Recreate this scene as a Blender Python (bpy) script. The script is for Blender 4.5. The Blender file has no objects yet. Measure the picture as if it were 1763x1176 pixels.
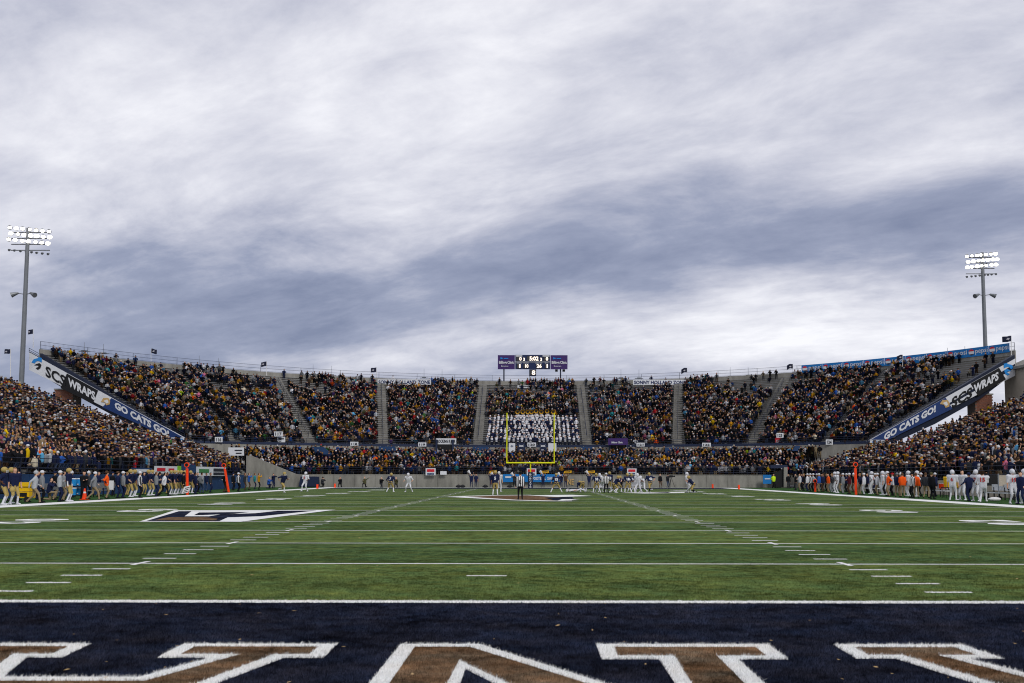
import bpy, bmesh, math, random
import numpy as np
from mathutils import Vector, Matrix, Euler
random.seed(7); RNG = np.random.default_rng(11)
YD = 0.9144; F = 1497.0; PITCH = math.radians(4.1); CX, CY = 922.0, 712.0
CAMX, CAMY, CAMZ = 0.74, -10.62, 1.52
sc = bpy.context.scene; COL = sc.collection
# ------------------------------------------------------------------ camera
cd = bpy.data.cameras.new('camera'); cam = bpy.data.objects.new('camera', cd); COL.objects.link(cam)
cam.location = (CAMX, CAMY, CAMZ)
cam.rotation_euler = (Matrix.Rotation(math.pi/2 + PITCH, 3, 'X') @ Matrix.Rotation(math.radians(0.07), 3, 'Z')).to_euler()
cd.sensor_width = 36; cd.lens = F/1763*36; cd.clip_end = 6000; cd.clip_start = .05
cd.shift_x = (881.5-CX)/1763; cd.shift_y = (CY-588)/1763
sc.camera = cam
# ------------------------------------------------------------------ world: overcast, streaky cloud deck over a Nishita sky
SUN_EL, SUN_AZ = math.radians(38), math.radians(150)
w = bpy.data.worlds.new('World'); sc.world = w; w.use_nodes = True
nt = w.node_tree; nt.nodes.clear()
def N(t, **k):
    n = nt.nodes.new(t)
    for a, b in k.items(): setattr(n, a, b)
    return n
def L(a, b): nt.links.new(a, b)
def M(op, a, b=None, c=None):
    n = N('ShaderNodeMath', operation=op)
    for i, v in enumerate((a, b, c)):
        if v is None: continue
        if isinstance(v, (int, float)): n.inputs[i].default_value = v
        else: L(v, n.inputs[i])
    return n.outputs[0]
sky = N('ShaderNodeTexSky'); sky.sky_type = 'NISHITA'; sky.sun_disc = False
sky.sun_elevation = SUN_EL; sky.sun_rotation = SUN_AZ
tc = N('ShaderNodeTexCoord'); sep = N('ShaderNodeSeparateXYZ'); L(tc.outputs['Generated'], sep.inputs[0])
zz = M('ADD', M('MAXIMUM', sep.outputs[2], 0.0), 0.25)
px = M('DIVIDE', sep.outputs[0], zz); py = M('DIVIDE', sep.outputs[1], zz)
along = M('SUBTRACT', M('MULTIPLY', px, .917), M('MULTIPLY', py, .399))   # along the wind
q = M('ADD', M('MULTIPLY', px, .399), M('MULTIPLY', py, .917))            # across it
def noise(sa, sq, detail, rough, off, dist=0.0):
    c = N('ShaderNodeCombineXYZ'); L(M('MULTIPLY', along, sa), c.inputs[0]); L(M('MULTIPLY', q, sq), c.inputs[1]); c.inputs[2].default_value = off
    n = N('ShaderNodeTexNoise'); n.inputs['Scale'].default_value = 1; n.inputs['Detail'].default_value = detail
    n.inputs['Roughness'].default_value = rough; n.inputs['Distortion'].default_value = dist; L(c.outputs[0], n.inputs['Vector'])
    return n.outputs[0]
n1 = noise(1.1, 2.2, 10, .56, 3.1, .15); n2 = noise(2.3, 3.5, 12, .62, 8.3, .25); n3 = noise(.8, 1.1, 3, .5, 5.0); n4 = noise(6.0, 13.0, 7, .6, 1.7, .5)
qd = M('ADD', q, M('MULTIPLY', M('SUBTRACT', n1, .5), .75))
def bump(x, c, w_): return M('EXPONENT', M('MULTIPLY', M('POWER', M('ABSOLUTE', M('DIVIDE', M('SUBTRACT', x, c), w_)), 2.4), -1.0))
bank = bump(M('ADD', qd, M('MULTIPLY', along, -.05)), 1.88, .25)
left = M('MULTIPLY', bump(M('ADD', along, M('MULTIPLY', M('SUBTRACT', n2, .5), .8)), -1.75, .5), bump(qd, 1.50, .26))
veil = bump(qd, 2.62, .16)
val = M('SUBTRACT', .65, M('MULTIPLY', bank, .36))
val = M('SUBTRACT', val, M('MULTIPLY', left, .26)); val = M('SUBTRACT', val, M('MULTIPLY', veil, .08))
val = M('ADD', val, M('MULTIPLY', M('SUBTRACT', n2, .5), .95))
val = M('ADD', val, M('MULTIPLY', M('SUBTRACT', n3, .5), .45))
val = M('ADD', val, M('MULTIPLY', M('SUBTRACT', n4, .5), .20))
val = M('ADD', val, M('MULTIPLY', M('MULTIPLY', bump(qd, 2.45, .28), bump(along, -.3, .6)), .26))
ramp = N('ShaderNodeValToRGB'); L(val, ramp.inputs[0])
ce = ramp.color_ramp; ce.elements[0].position = .14; ce.elements[0].color = (.195, .225, .335, 1)
ce.elements[1].position = .93; ce.elements[1].color = (.86, .86, .90, 1)
e = ce.elements.new(.34); e.color = (.285, .315, .43, 1)
e = ce.elements.new(.54); e.color = (.46, .475, .57, 1)
e = ce.elements.new(.72); e.color = (.645, .65, .72, 1)
bg1 = N('ShaderNodeBackground'); L(sky.outputs[0], bg1.inputs[0]); bg1.inputs[1].default_value = .08
bg2 = N('ShaderNodeBackground'); L(ramp.outputs[0], bg2.inputs[0]); bg2.inputs[1].default_value = 1.0
mx = N('ShaderNodeMixShader'); mx.inputs[0].default_value = .95
out = N('ShaderNodeOutputWorld'); L(bg1.outputs[0], mx.inputs[1]); L(bg2.outputs[0], mx.inputs[2]); L(mx.outputs[0], out.inputs[0])
sd = bpy.data.lights.new('sun', 'SUN'); sd.energy = 1.4; sd.angle = math.radians(14); sd.color = (1, .965, .92)
so = bpy.data.objects.new('sun', sd); COL.objects.link(so)
so.rotation_euler = Vector((-math.sin(SUN_AZ)*math.cos(SUN_EL), -math.cos(SUN_AZ)*math.cos(SUN_EL), -math.sin(SUN_EL))).to_track_quat('-Z', 'Y').to_euler()
sc.cycles.filter_width = 1.1
vs = sc.view_settings; vs.view_transform = 'Standard'; vs.look = 'None'; vs.exposure = .22; vs.gamma = 1; vs.use_curve_mapping = False

# ------------------------------------------------------------------ helpers
def lin(h):
    h = h.lstrip('#'); o = []
    for i in (0, 2, 4):
        c = int(h[i:i+2], 16)/255; o.append(c/12.92 if c <= .04045 else ((c+.055)/1.055)**2.4)
    return (*o, 1)
def R(x, d, h=0.0):                     # yards right of / ahead of the camera, yards up -> metres
    return Vector((x*YD+CAMX, d*YD+CAMY, h*YD))
cp, sp_ = math.cos(PITCH), math.sin(PITCH)
def at(u, v, d):                        # photo pixel at a given distance ahead (yards)
    a, b = (u-CX)/F, (CY-v)/F
    y, z = cp - sp_*b, sp_ + cp*b
    return Vector((a/y*d*YD+CAMX, d*YD+CAMY, z/y*d*YD+CAMZ))
def proj(p):
    x, y, z = p[0]-CAMX, p[1]-CAMY, p[2]-CAMZ
    zc = y*cp + z*sp_; yc = -y*sp_ + z*cp
    return CX+F*x/zc, CY-F*yc/zc, zc
def gu(u, X):                           # ground point on the line X yards aside that shows at column u
    return R(X, X*F/(u-CX), 0)
def gd(u, d): return R((u-CX)/F*d, d, 0)
def mat(name, col, rough=.7, metal=0, noise_s=None, amt=.25, emit=0, bump=0, spec=.3, stretch=(1, 1, 1)):
    m = bpy.data.materials.new(name); m.use_nodes = True; t = m.node_tree; b = t.nodes['Principled BSDF']
    b.inputs['Roughness'].default_value = rough; b.inputs['Metallic'].default_value = metal
    b.inputs['Specular IOR Level'].default_value = spec
    c = lin(col) if isinstance(col, str) else (*col[:3], 1)
    b.inputs['Base Color'].default_value = c
    if emit: b.inputs['Emission Color'].default_value = c; b.inputs['Emission Strength'].default_value = emit
    if noise_s:
        tcn = t.nodes.new('ShaderNodeTexCoord'); mp = t.nodes.new('ShaderNodeMapping'); mp.inputs['Scale'].default_value = stretch
        t.links.new(tcn.outputs['Object'], mp.inputs[0])
        n = t.nodes.new('ShaderNodeTexNoise'); n.inputs['Scale'].default_value = noise_s; n.inputs['Detail'].default_value = 8; n.inputs['Roughness'].default_value = .65
        t.links.new(mp.outputs[0], n.inputs['Vector'])
        r = t.nodes.new('ShaderNodeValToRGB'); r.color_ramp.elements[0].position = .3; r.color_ramp.elements[1].position = .7
        r.color_ramp.elements[0].color = tuple(x*(1-amt) for x in c[:3])+(1,); r.color_ramp.elements[1].color = tuple(min(1, x*(1+amt)) for x in c[:3])+(1,)
        t.links.new(n.outputs[0], r.inputs[0]); t.links.new(r.outputs[0], b.inputs['Base Color'])
        if bump:
            bm_ = t.nodes.new('ShaderNodeBump'); bm_.inputs['Strength'].default_value = bump; bm_.inputs['Distance'].default_value = .02
            t.links.new(n.outputs[0], bm_.inputs['Height']); t.links.new(bm_.outputs[0], b.inputs['Normal'])
    return m
def pmat(name, prop, rough=.85):        # colour comes from the person's own property
    m = bpy.data.materials.new(name); m.use_nodes = True; t = m.node_tree; b = t.nodes['Principled BSDF']
    b.inputs['Roughness'].default_value = rough; b.inputs['Specular IOR Level'].default_value = .08
    a = t.nodes.new('ShaderNodeAttribute'); a.attribute_type = 'OBJECT'; a.attribute_name = prop
    t.links.new(a.outputs['Color'], b.inputs['Base Color']); return m
def mesh(name, vs_, fs, mats=(), smooth=False, mi=None):
    m = bpy.data.meshes.new(name); m.from_pydata([tuple(v) for v in vs_], [], fs); m.update()
    for x in (mats if isinstance(mats, (list, tuple)) else [mats]): m.materials.append(x)
    if mi is not None: m.polygons.foreach_set('material_index', mi)
    if smooth: m.polygons.foreach_set('use_smooth', [True]*len(m.polygons))
    return m
LOC = {}
def link(name, me, parent=None, loc=None, rz=0.0):
    o = bpy.data.objects.new(name, me); COL.objects.link(o)
    if loc is not None: o.location = loc
    if rz: o.rotation_euler = (0, 0, rz)
    if parent is not None:
        o.parent = parent
        if parent.name in LOC: o.matrix_parent_inverse = Matrix.Translation(-LOC[parent.name])
    return o
def tag(o, label=None, cat=None, group=None, kind=None):
    if label: o['label'] = label
    if cat: o['category'] = cat
    if group: o['group'] = group
    if kind: o['kind'] = kind
    return o
def empty(name, loc, label=None, cat=None, group=None, kind=None):
    o = bpy.data.objects.new(name, None); COL.objects.link(o); o.location = loc; o.empty_display_size = .3
    LOC[o.name] = Vector(loc); return tag(o, label, cat, group, kind)
class MB:
    def __init__(s): s.v = []; s.f = []; s.mi = []; s.m = 0
    def add(s, v, f):
        b = len(s.v); s.v += [Vector(x) for x in v]; s.f += [tuple(i+b for i in q_) for q_ in f]; s.mi += [s.m]*len(f); return s
    def box(s, a, b):
        (x0, y0, z0), (x1, y1, z1) = a, b
        return s.add([(x0, y0, z0), (x1, y0, z0), (x1, y1, z0), (x0, y1, z0), (x0, y0, z1), (x1, y0, z1), (x1, y1, z1), (x0, y1, z1)],
                     [(0, 3, 2, 1), (4, 5, 6, 7), (0, 1, 5, 4), (1, 2, 6, 5), (2, 3, 7, 6), (3, 0, 4, 7)])
    def prism(s, poly, n):               # polygon (world points) pushed along vector n
        k = len(poly); n = Vector(n); p = [Vector(x) for x in poly]
        return s.add(p+[x+n for x in p], [tuple(range(k)), tuple(range(2*k-1, k-1, -1))]+[(i, k+i, k+(i+1) % k, (i+1) % k) for i in range(k)])
    def tube(s, a, b, ra, rb=None, k=8):
        a, b = Vector(a), Vector(b); rb = ra if rb is None else rb; d = (b-a).normalized()
        u = d.orthogonal().normalized(); w_ = d.cross(u); v = []
        for c, r in ((a, ra), (b, rb)):
            for i in range(k): t = 2*math.pi*i/k; v.append(c+(u*math.cos(t)+w_*math.sin(t))*r)
        return s.add(v, [(i, (i+1) % k, k+(i+1) % k, k+i) for i in range(k)]+[tuple(range(k-1, -1, -1)), tuple(range(k, 2*k))])
    def sphere(s, c, r, k=10, n=6, sc_=(1, 1, 1)):
        c = Vector(c); v = [c+Vector((0, 0, r*sc_[2]))]
        for j in range(1, n):
            ph = math.pi*j/n
            for i in range(k): t = 2*math.pi*i/k; v.append(c+Vector((r*sc_[0]*math.sin(ph)*math.cos(t), r*sc_[1]*math.sin(ph)*math.sin(t), r*sc_[2]*math.cos(ph))))
        v.append(c-Vector((0, 0, r*sc_[2]))); f = [(0, 1+i, 1+(i+1) % k) for i in range(k)]
        for j in range(n-2):
            for i in range(k): a_ = 1+j*k; f.append((a_+i, a_+k+i, a_+k+(i+1) % k, a_+(i+1) % k))
        a_ = 1+(n-2)*k; f += [(a_+i, len(v)-1, a_+(i+1) % k) for i in range(k)]
        return s.add(v, f)
    def me(s, name, mats, smooth=False): return mesh(name, s.v, s.f, mats, smooth, s.mi)
    def part(s, name, mats, parent=None, smooth=False): return link(name, s.me(name, mats, smooth), parent)
_tc = {}
def glyphs(txt, bold=.0, spacing=1.0):   # text as a flat mesh filling the unit square
    key = (txt, bold, spacing)
    if key in _tc: return _tc[key]
    c = bpy.data.curves.new('t', 'FONT'); c.body = txt; c.size = 1; c.offset = bold; c.resolution_u = 2; c.space_character = spacing
    o = bpy.data.objects.new('t', c); COL.objects.link(o); bpy.context.view_layer.update()
    m = o.evaluated_get(bpy.context.evaluated_depsgraph_get()).to_mesh()
    v = [(p.co.x, p.co.y) for p in m.vertices]; f = [tuple(p.vertices) for p in m.polygons]
    bpy.data.objects.remove(o); bpy.data.curves.remove(c)
    x0 = min(a for a, b in v); x1 = max(a for a, b in v); y0 = min(b for a, b in v); y1 = max(b for a, b in v)
    r = ([((a-x0)/(x1-x0), (b-y0)/(y1-y0)) for a, b in v], f); _tc[key] = r; return r
def text(name, txt, o, ux, uy, m, parent, bold=.02, spacing=1.0):   # o = lower-left, ux/uy = full extents
    v, f = glyphs(txt, bold, spacing); o, ux, uy = Vector(o), Vector(ux), Vector(uy)
    return link(name, mesh(name, [o+ux*a+uy*b for a, b in v], f, m), parent)
_O1 = 'first second third fourth fifth sixth seventh eighth ninth tenth eleventh twelfth thirteenth fourteenth fifteenth sixteenth seventeenth eighteenth nineteenth'.split()
_O2 = {2: ('twentieth', 'twenty'), 3: ('thirtieth', 'thirty'), 4: ('fortieth', 'forty'), 5: ('fiftieth', 'fifty'), 6: ('sixtieth', 'sixty')}
def ordinal(n): return _O1[n-1] if n < 20 else _O2[n//10][0] if n % 10 == 0 else _O2[n//10][1]+'-'+_O1[n % 10-1]

# ------------------------------------------------------------------ materials
CONC = mat('concrete', '#85837c', .9, noise_s=1.1, amt=.3, stretch=(1, 1, .25))
CONC2 = mat('stand_concrete', '#7d7b76', .9, noise_s=.8, amt=.3)
STEPC = mat('step_concrete', '#77756f', .95, noise_s=1.7, amt=.35)
NAVY = mat('navy_paint', '#1b2742', .6, noise_s=1.5, amt=.2)
NAVYS = mat('navy_steel', '#1a2236', .5, metal=.2)
BLUEW = mat('blue_wall', '#1d3b62', .6, noise_s=.9, amt=.2)
GALV = mat('galvanised_steel', '#7f858c', .5, metal=.5, noise_s=3, amt=.15)
ALU = mat('bench_aluminium', '#8b8c8e', .45, metal=.5, noise_s=2, amt=.15)
WHITE = mat('white_paint', '#d8d8d8', .7)
SIGNW = mat('white_sign', '#cfd2d6', .6, noise_s=2, amt=.06)
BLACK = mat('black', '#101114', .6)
YEL = mat('goal_post_yellow', '#d8da00', .45)
ORANGE = mat('marker_orange', '#f0430e', .6)
SKYB = mat('sign_blue', '#1f7fc8', .6)
PEPSI = mat('banner_blue', '#0f6fb4', .6, noise_s=1, amt=.12)
PURPLE = mat('sign_purple', '#38205f', .55)
RED = mat('sign_red', '#c02030', .6)
GOLD = mat('brass', '#c9982c', .25, metal=.9)
TAN = mat('tan_print', '#b99a66', .7)
BRICK = mat('brick_red', '#7a4f3f', .9, noise_s=9, amt=.3)
MORTAR = mat('mortar', '#8d8177', .95)
DARKNAVY = mat('board_navy', '#14244c', .6)
DIG = mat('digit_lamps', (1.0, .86, .72), .6, emit=.9)
PBACK = mat('digit_panel', '#3a3a3c', .6)
BEIGE = mat('beige_metal', '#a89f90', .8, noise_s=2, amt=.1)
GLASS = mat('dark_glass', '#1b2a33', .15)
YPL = mat('yellow_plastic', '#e2b400', .5)
BPL = mat('blue_plastic', '#1d86c9', .45)
PADN = mat('pad_navy', '#16223f', .7)
RUB_SHADE = mat('rubber_and_bell_shade', '#15161a', .8)  # wheel rubber; also the painted shade inside the sousaphone bells
def turf(name, c, amt=.45, vari=.6):
    m = bpy.data.materials.new(name); m.use_nodes = True; t = m.node_tree; b = t.nodes['Principled BSDF']
    b.inputs['Roughness'].default_value = 1; b.inputs['Specular IOR Level'].default_value = 0
    if c is None:
        a = t.nodes.new('ShaderNodeAttribute'); a.attribute_name = 'col'; base = a.outputs['Color']
    else:
        a = t.nodes.new('ShaderNodeRGB'); a.outputs[0].default_value = c; base = a.outputs[0]
    tcn = t.nodes.new('ShaderNodeTexCoord')
    def nz(s, st, det):
        mp = t.nodes.new('ShaderNodeMapping'); mp.inputs['Scale'].default_value = st; t.links.new(tcn.outputs['Object'], mp.inputs[0])
        n = t.nodes.new('ShaderNodeTexNoise'); n.inputs['Scale'].default_value = s; n.inputs['Detail'].default_value = det; n.inputs['Roughness'].default_value = .7
        t.links.new(mp.outputs[0], n.inputs[0]); return n.outputs[0]
    def mth(op, x, y):
        n = t.nodes.new('ShaderNodeMath'); n.operation = op
        for i, v in enumerate((x, y)):
            if isinstance(v, float): n.inputs[i].default_value = v
            else: t.links.new(v, n.inputs[i])
        return n.outputs[0]
    big = nz(.9, (.6, 1, 1), 8); med = nz(5.5, (.85, 1, 1), 7); fine = nz(60, (.8, .5, 1), 4)
    s = mth('ADD', mth('MULTIPLY', mth('SUBTRACT', big, .5), vari*4.5), 1.0)
    s = mth('ADD', s, mth('MULTIPLY', mth('SUBTRACT', med, .5), vari*4.6))
    s = mth('ADD', s, mth('MULTIPLY', mth('SUBTRACT', fine, .5), amt*2.6)); s = mth('MAXIMUM', s, .18)
    v = t.nodes.new('ShaderNodeVectorMath'); v.operation = 'SCALE'; t.links.new(base, v.inputs[0]); t.links.new(s, v.inputs['Scale'])
    hue = nz(2.3, (.5, 1, 1), 5); hv = t.nodes.new('ShaderNodeCombineXYZ')
    t.links.new(mth('ADD', mth('MULTIPLY', mth('SUBTRACT', hue, .5), 1.1*min(1.0, vari*2)), 1.0), hv.inputs[0]); hv.inputs[1].default_value = 1; t.links.new(mth('SUBTRACT', 1.0, mth('MULTIPLY', mth('SUBTRACT', hue, .5), 1.0*min(1.0, vari*2))), hv.inputs[2])
    v2 = t.nodes.new('ShaderNodeVectorMath'); v2.operation = 'MULTIPLY'; t.links.new(v.outputs[0], v2.inputs[0]); t.links.new(hv.outputs[0], v2.inputs[1])
    t.links.new(v2.outputs[0], b.inputs['Base Color']); return m
C_G1, C_G2 = (.098, .135, .043, 1), (.068, .105, .038, 1)
C_NAVY, C_BROWN, C_WHITE = (.0185, .0215, .037, 1), (.136, .086, .051, 1), (.74, .74, .72, 1)
T_G1, T_G2 = turf('turf_green_light', C_G1), turf('turf_green_dark', C_G2)
T_OUT = turf('turf_green_outer', (.04, .085, .03, 1)); T_NAVY = turf('turf_navy', C_NAVY, .5, 1.0)
T_BROWN = turf('turf_brown', C_BROWN, .5, .75); T_WHITE = turf('turf_white', C_WHITE, .16, .06); T_BLADE = turf('turf_blades', None, .3, .7)
T_WBLADE = turf('turf_white_blades', None, .12, .06)
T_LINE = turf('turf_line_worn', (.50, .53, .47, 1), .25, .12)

# ------------------------------------------------------------------ ground and field
S = lambda o: tag(o, kind='structure')
S(MB().add([(-900, -300, -.03), (900, -300, -.03), (900, 1800, -.03), (-900, 1800, -.03)], [(0, 1, 2, 3)]).part('ground', mat('asphalt', '#4c4b49', .95, noise_s=.5, amt=.2)))
S(MB().add([(-37, -14, -.008), (36, -14, -.008), (36, 107.5, -.008), (-37, 107.5, -.008)], [(0, 1, 2, 3)]).part('turf_surround', T_OUT))
HW = 26.667*YD
fm = MB()
for k in range(20):
    fm.m = k % 2; y0, y1 = k*5*YD, (k+1)*5*YD
    fm.add([(-HW, y0, 0), (HW, y0, 0), (HW, y1, 0), (-HW, y1, 0)], [(0, 1, 2, 3)])
fm.m = 2
for y0, y1 in ((-10*YD, 0), (100*YD, 110*YD)): fm.add([(-HW, y0, 0), (HW, y0, 0), (HW, y1, 0), (-HW, y1, 0)], [(0, 1, 2, 3)])
field = S(fm.part('football_field', [T_G1, T_G2, T_NAVY]))
def flat(name, poly, m, z=.004, parent=field):
    return MB().add([(x, y, z) for x, y in poly], [tuple(range(len(poly)))]).part(name, m, parent)
def rect(name, x0, x1, y0, y1, m, z=.004): return flat(name, [(x0, y0), (x1, y0), (x1, y1), (x0, y1)], m, z)
for k in range(0, 21):
    w_ = .10 if k in (0, 20) else .052
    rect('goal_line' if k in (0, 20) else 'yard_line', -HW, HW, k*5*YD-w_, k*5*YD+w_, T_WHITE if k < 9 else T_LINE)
for s_ in (-1, 1): rect('sideline_border', min(s_*HW, s_*(HW+1.83)), max(s_*HW, s_*(HW+1.83)), -11*YD, 112*YD, T_WHITE)
for y0 in (-12*YD, 110*YD): rect('end_line_border', -HW, HW, y0, y0+1.83, T_WHITE)
tick = MB().add([(-.305, -.05, 0), (.305, -.05, 0), (.305, .05, 0), (-.305, .05, 0)], [(0, 1, 2, 3)]).me('hash_mark', T_WHITE)
cross = MB().add([(-.05, -.305, 0), (.05, -.305, 0), (.05, .305, 0), (-.05, .305, 0)], [(0, 1, 2, 3)]).me('hash_cross', T_WHITE)
for k in range(1, 100):
    for x in (-6.73, 6.73):
        if k % 5: link('hash_mark', tick, field, (x*YD, k*YD, .0045))
        else: link('hash_cross', cross, field, (x*.99*YD, k*YD, .008))
link('try_mark', tick, field, (0, 3*YD, .0045)); link('try_mark', tick, field, (0, 97*YD, .0045))
for k, s1 in ((10, '10'), (20, '20'), (30, '30'), (40, '40'), (50, '50'), (60, '40'), (70, '30'), (80, '20'), (90, '10')):
    for sx in (-1, 1):
        for j, ch in enumerate(s1):      # digits face their own sideline
            yc = k*YD + (-1 if (j == 0) else 1)*.95*(1 if sx > 0 else -1)*-1
            v, f = glyphs(ch, .05); hh, ww = 1.83, 1.22
            pts = [Vector((sx*17.6*YD-sx*(b-.5)*hh, yc+sx*(a-.5)*ww, .008)) for a, b in v]
            link('yard_number', mesh('yard_number', pts, f, T_WHITE), field)
# end-zone lettering: three block letters facing the far side, brown with a white edge
def inset(poly, dist):
    n = len(poly); res = []; area = sum(poly[i][0]*poly[(i+1) % n][1]-poly[(i+1) % n][0]*poly[i][1] for i in range(n)); sg = 1 if area > 0 else -1
    for i in range(n):
        a, b, c = Vector(poly[i-1]), Vector(poly[i]), Vector(poly[(i+1) % n]); d1 = (b-a).normalized(); d2 = (c-b).normalized()
        n1_ = Vector((-d1.y, d1.x))*sg; n2_ = Vector((-d2.y, d2.x))*sg; m_ = (n1_+n2_); l = m_.length
        m_ = m_/l if l > 1e-6 else n1_; res.append(tuple(b+m_*min(dist/max(.3, m_.dot(n1_)), dist*2.2)))
    return res
YT = -2.88                       # far edge of the letters (yards from goal line)
N_SEEN = [(-1.33, 0), (-.55, 0), (1.12, -2.45), (1.12, -.72), (.60, -.72), (.60, 0), (2.30, 0), (2.30, -.72), (1.84, -.72), (1.84, -4.6), (1.2, -4.6), (-.60, -1.12), (-.60, -3.9), (-.1, -3.9), (-.1, -4.6), (-1.85, -4.6), (-1.85, -3.9), (-1.33, -3.9)]
def A_seen(x0):                  # A standing on its head: slab feet on the far side
    W_ = 3.7
    p = [(0, 0), (1.27, 0), (1.34, -.68), (1.02, -.68), (1.27, -1.42), (W_-1.31, -1.42), (W_-1.02, -.68), (W_-1.5, -.68), (W_-1.52, 0), (W_, 0), (W_+.02, -.68), (W_-.34, -.68), (W_/2+.5, -4.6), (W_/2-.5, -4.6), (.34, -.68), (-.02, -.68)]
    return [(x0+x, y) for x, y in p]
A_HOLE = [(1.35, -2.1), (2.35, -2.1), (1.85, -3.6)]
LETTERS = []
for nm, poly, hole in (('A', A_seen(-5.65), [(-5.65+x, y) for x, y in A_HOLE]), ('N', N_SEEN, None), ('A', A_seen(2.94), [(2.94+x, y) for x, y in A_HOLE])):
    wpoly = [((x+CAMX/YD)*YD, (y+YT)*YD) for x, y in poly]; ipoly = inset(wpoly, .15)
    o = flat('painted_letter', wpoly, T_WHITE, .004); flat('letter_fill', ipoly, T_BROWN, .008, o)
    hp = None
    if hole:
        hp = [((x+CAMX/YD)*YD, (y+YT)*YD) for x, y in hole]; ih = inset(hp, .15)
        flat('letter_hole_edge', hp, T_WHITE, .0105, o); flat('letter_hole', ih, T_NAVY, .013, o); hp = (hp, ih)
    LETTERS.append((wpoly, ipoly, hp))
# painted emblems further up the field: flat colour shapes
def emblem(polys, z0=.012):
    root = None
    for i, (pts, m) in enumerate(polys):
        o = flat('field_emblem' if root is None else 'emblem_shape', pts, m, z0+.004*i, field if root is None else root); root = root or o
def gpix(pts):
    r = []
    for u, v in pts:
        a, b = (u-CX)/F, (CY-v)/F; y, z = cp-sp_*b, sp_+cp*b; t_ = -CAMZ/z; r.append((a*t_+CAMX, y*t_+CAMY))
    return r
emblem([(gpix([(240, 899.5), (300, 880), (578, 878.5), (470, 892), (415, 899.5)]), T_WHITE), (gpix([(252, 898.5), (308, 881.5), (545, 880), (450, 890), (392, 892), (378, 898.5)]), T_NAVY),
        (gpix([(318, 890.5), (330, 881.8), (478, 880.8), (440, 885), (380, 887), (360, 890.5)]), T_WHITE), (gpix([(334, 888.5), (343, 884), (430, 883), (405, 886), (350, 888.5)]), T_NAVY), (gpix([(266, 897.8), (290, 892.5), (350, 892), (375, 895), (372, 897.8)]), T_BROWN)])
emblem([(gpix([(800, 855.6), (860, 853.6), (915, 853.0), (968, 856.6), (952, 862.4), (890, 861.0)]), T_BROWN), (gpix([(765, 855.2), (860, 852.9), (915, 852.4), (915, 852.9), (860, 853.5), (800, 855.6)]), T_WHITE), (gpix([(800, 855.7), (890, 861.1), (952, 862.5), (985, 862.6), (985, 863.3), (940, 863.3), (880, 861.8), (770, 856)]), T_WHITE),
        (gpix([(938, 857.4), (985, 856.4), (990, 860.5), (956, 862.3)]), T_NAVY), (gpix([(908, 853.4), (985, 852.4), (1020, 854.4), (960, 856.4)]), T_WHITE), (gpix([(968, 860.2), (1000, 859.8), (984, 861), (998, 861.6), (960, 862.8)]), T_WHITE)])
emblem([(gpix([(1068, 848.2), (1180, 846.4), (1178, 848.6), (1110, 849.6)]), T_WHITE), (gpix([(1108, 848.8), (1150, 847.2), (1156, 848.6)]), T_NAVY)])
# turf blades near the camera (fuzzy paint edges)
def inpoly(x, y, poly):
    r = np.zeros(len(x), bool); n = len(poly)
    for i in range(n):
        (x0, y0), (x1, y1) = poly[i-1], poly[i]
        if y0 == y1: continue
        c = ((y0 > y) != (y1 > y)) & (x < (x1-x0)*(y-y0)/(y1-y0)+x0); r ^= c
    return r
def blades():
    xs, ys = [], []
    for d0, d1, den in ((5.9, 7.4, 5200), (7.4, 9, 4200), (9, 11.2, 3000), (11.2, 14, 1700), (14, 18, 900)):
        hw0 = .66*d1+.5; n = int((d1-d0)*2*hw0*den); xs.append(RNG.uniform(-hw0, hw0, n)+CAMX); ys.append(RNG.uniform(d0, d1, n)+CAMY)
    x, y = np.concatenate(xs), np.concatenate(ys); n = len(x)
    c = np.where((y > 0)[:, None], np.where(((y/(5*YD)).astype(int) % 2 == 0)[:, None], C_G1, C_G2), C_NAVY)
    for wp, ip, hp in LETTERS:
        c[inpoly(x, y, wp)] = C_WHITE; c[inpoly(x, y, ip)] = C_BROWN
        if hp: c[inpoly(x, y, hp[0])] = C_WHITE; c[inpoly(x, y, hp[1])] = C_NAVY
    c[np.abs(y) < .1] = C_WHITE; c[np.abs(y-5*YD) < .052] = C_WHITE
    for k in (1, 2, 3, 4, 6, 7):
        for tx in (-6.73*YD, 6.73*YD) + ((0,) if k == 3 else ()): c[(np.abs(y-k*YD) < .05) & (np.abs(x-tx) < .305)] = C_WHITE
    white = c[:, 0] > .5
    br = np.where(white, RNG.uniform(.85, 1.15, n), RNG.uniform(.55, 1.55, n)); c = c.copy(); c[:, :3] *= br[:, None]; c[:, :3] = np.clip(c[:, :3], 0, .85)
    d = y-CAMY; h = RNG.uniform(.016, .036, n)*np.clip(1.15-(d-6)/11, .35, 1); wd = .0028*np.clip(d/6.5, 1, 2.2); th = RNG.uniform(0, 2*np.pi, n)
    V = np.zeros((n, 3, 3)); ax, ay = np.cos(th)*wd, np.sin(th)*wd
    V[:, 0] = np.stack([x-ax, y-ay, np.full(n, .002)], 1); V[:, 1] = np.stack([x+ax, y+ay, np.full(n, .002)], 1)
    ln = RNG.normal(0, .012, (n, 2)); V[:, 2] = np.stack([x+ln[:, 0]+.004, y+ln[:, 1], h], 1)
    me = trimesh('turf_blades', V.reshape(-1, 3), np.arange(3*n).reshape(-1, 3), c, T_BLADE); me.materials.append(T_WBLADE)
    me.polygons.foreach_set('material_index', white.astype(np.int32)); return me
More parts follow.
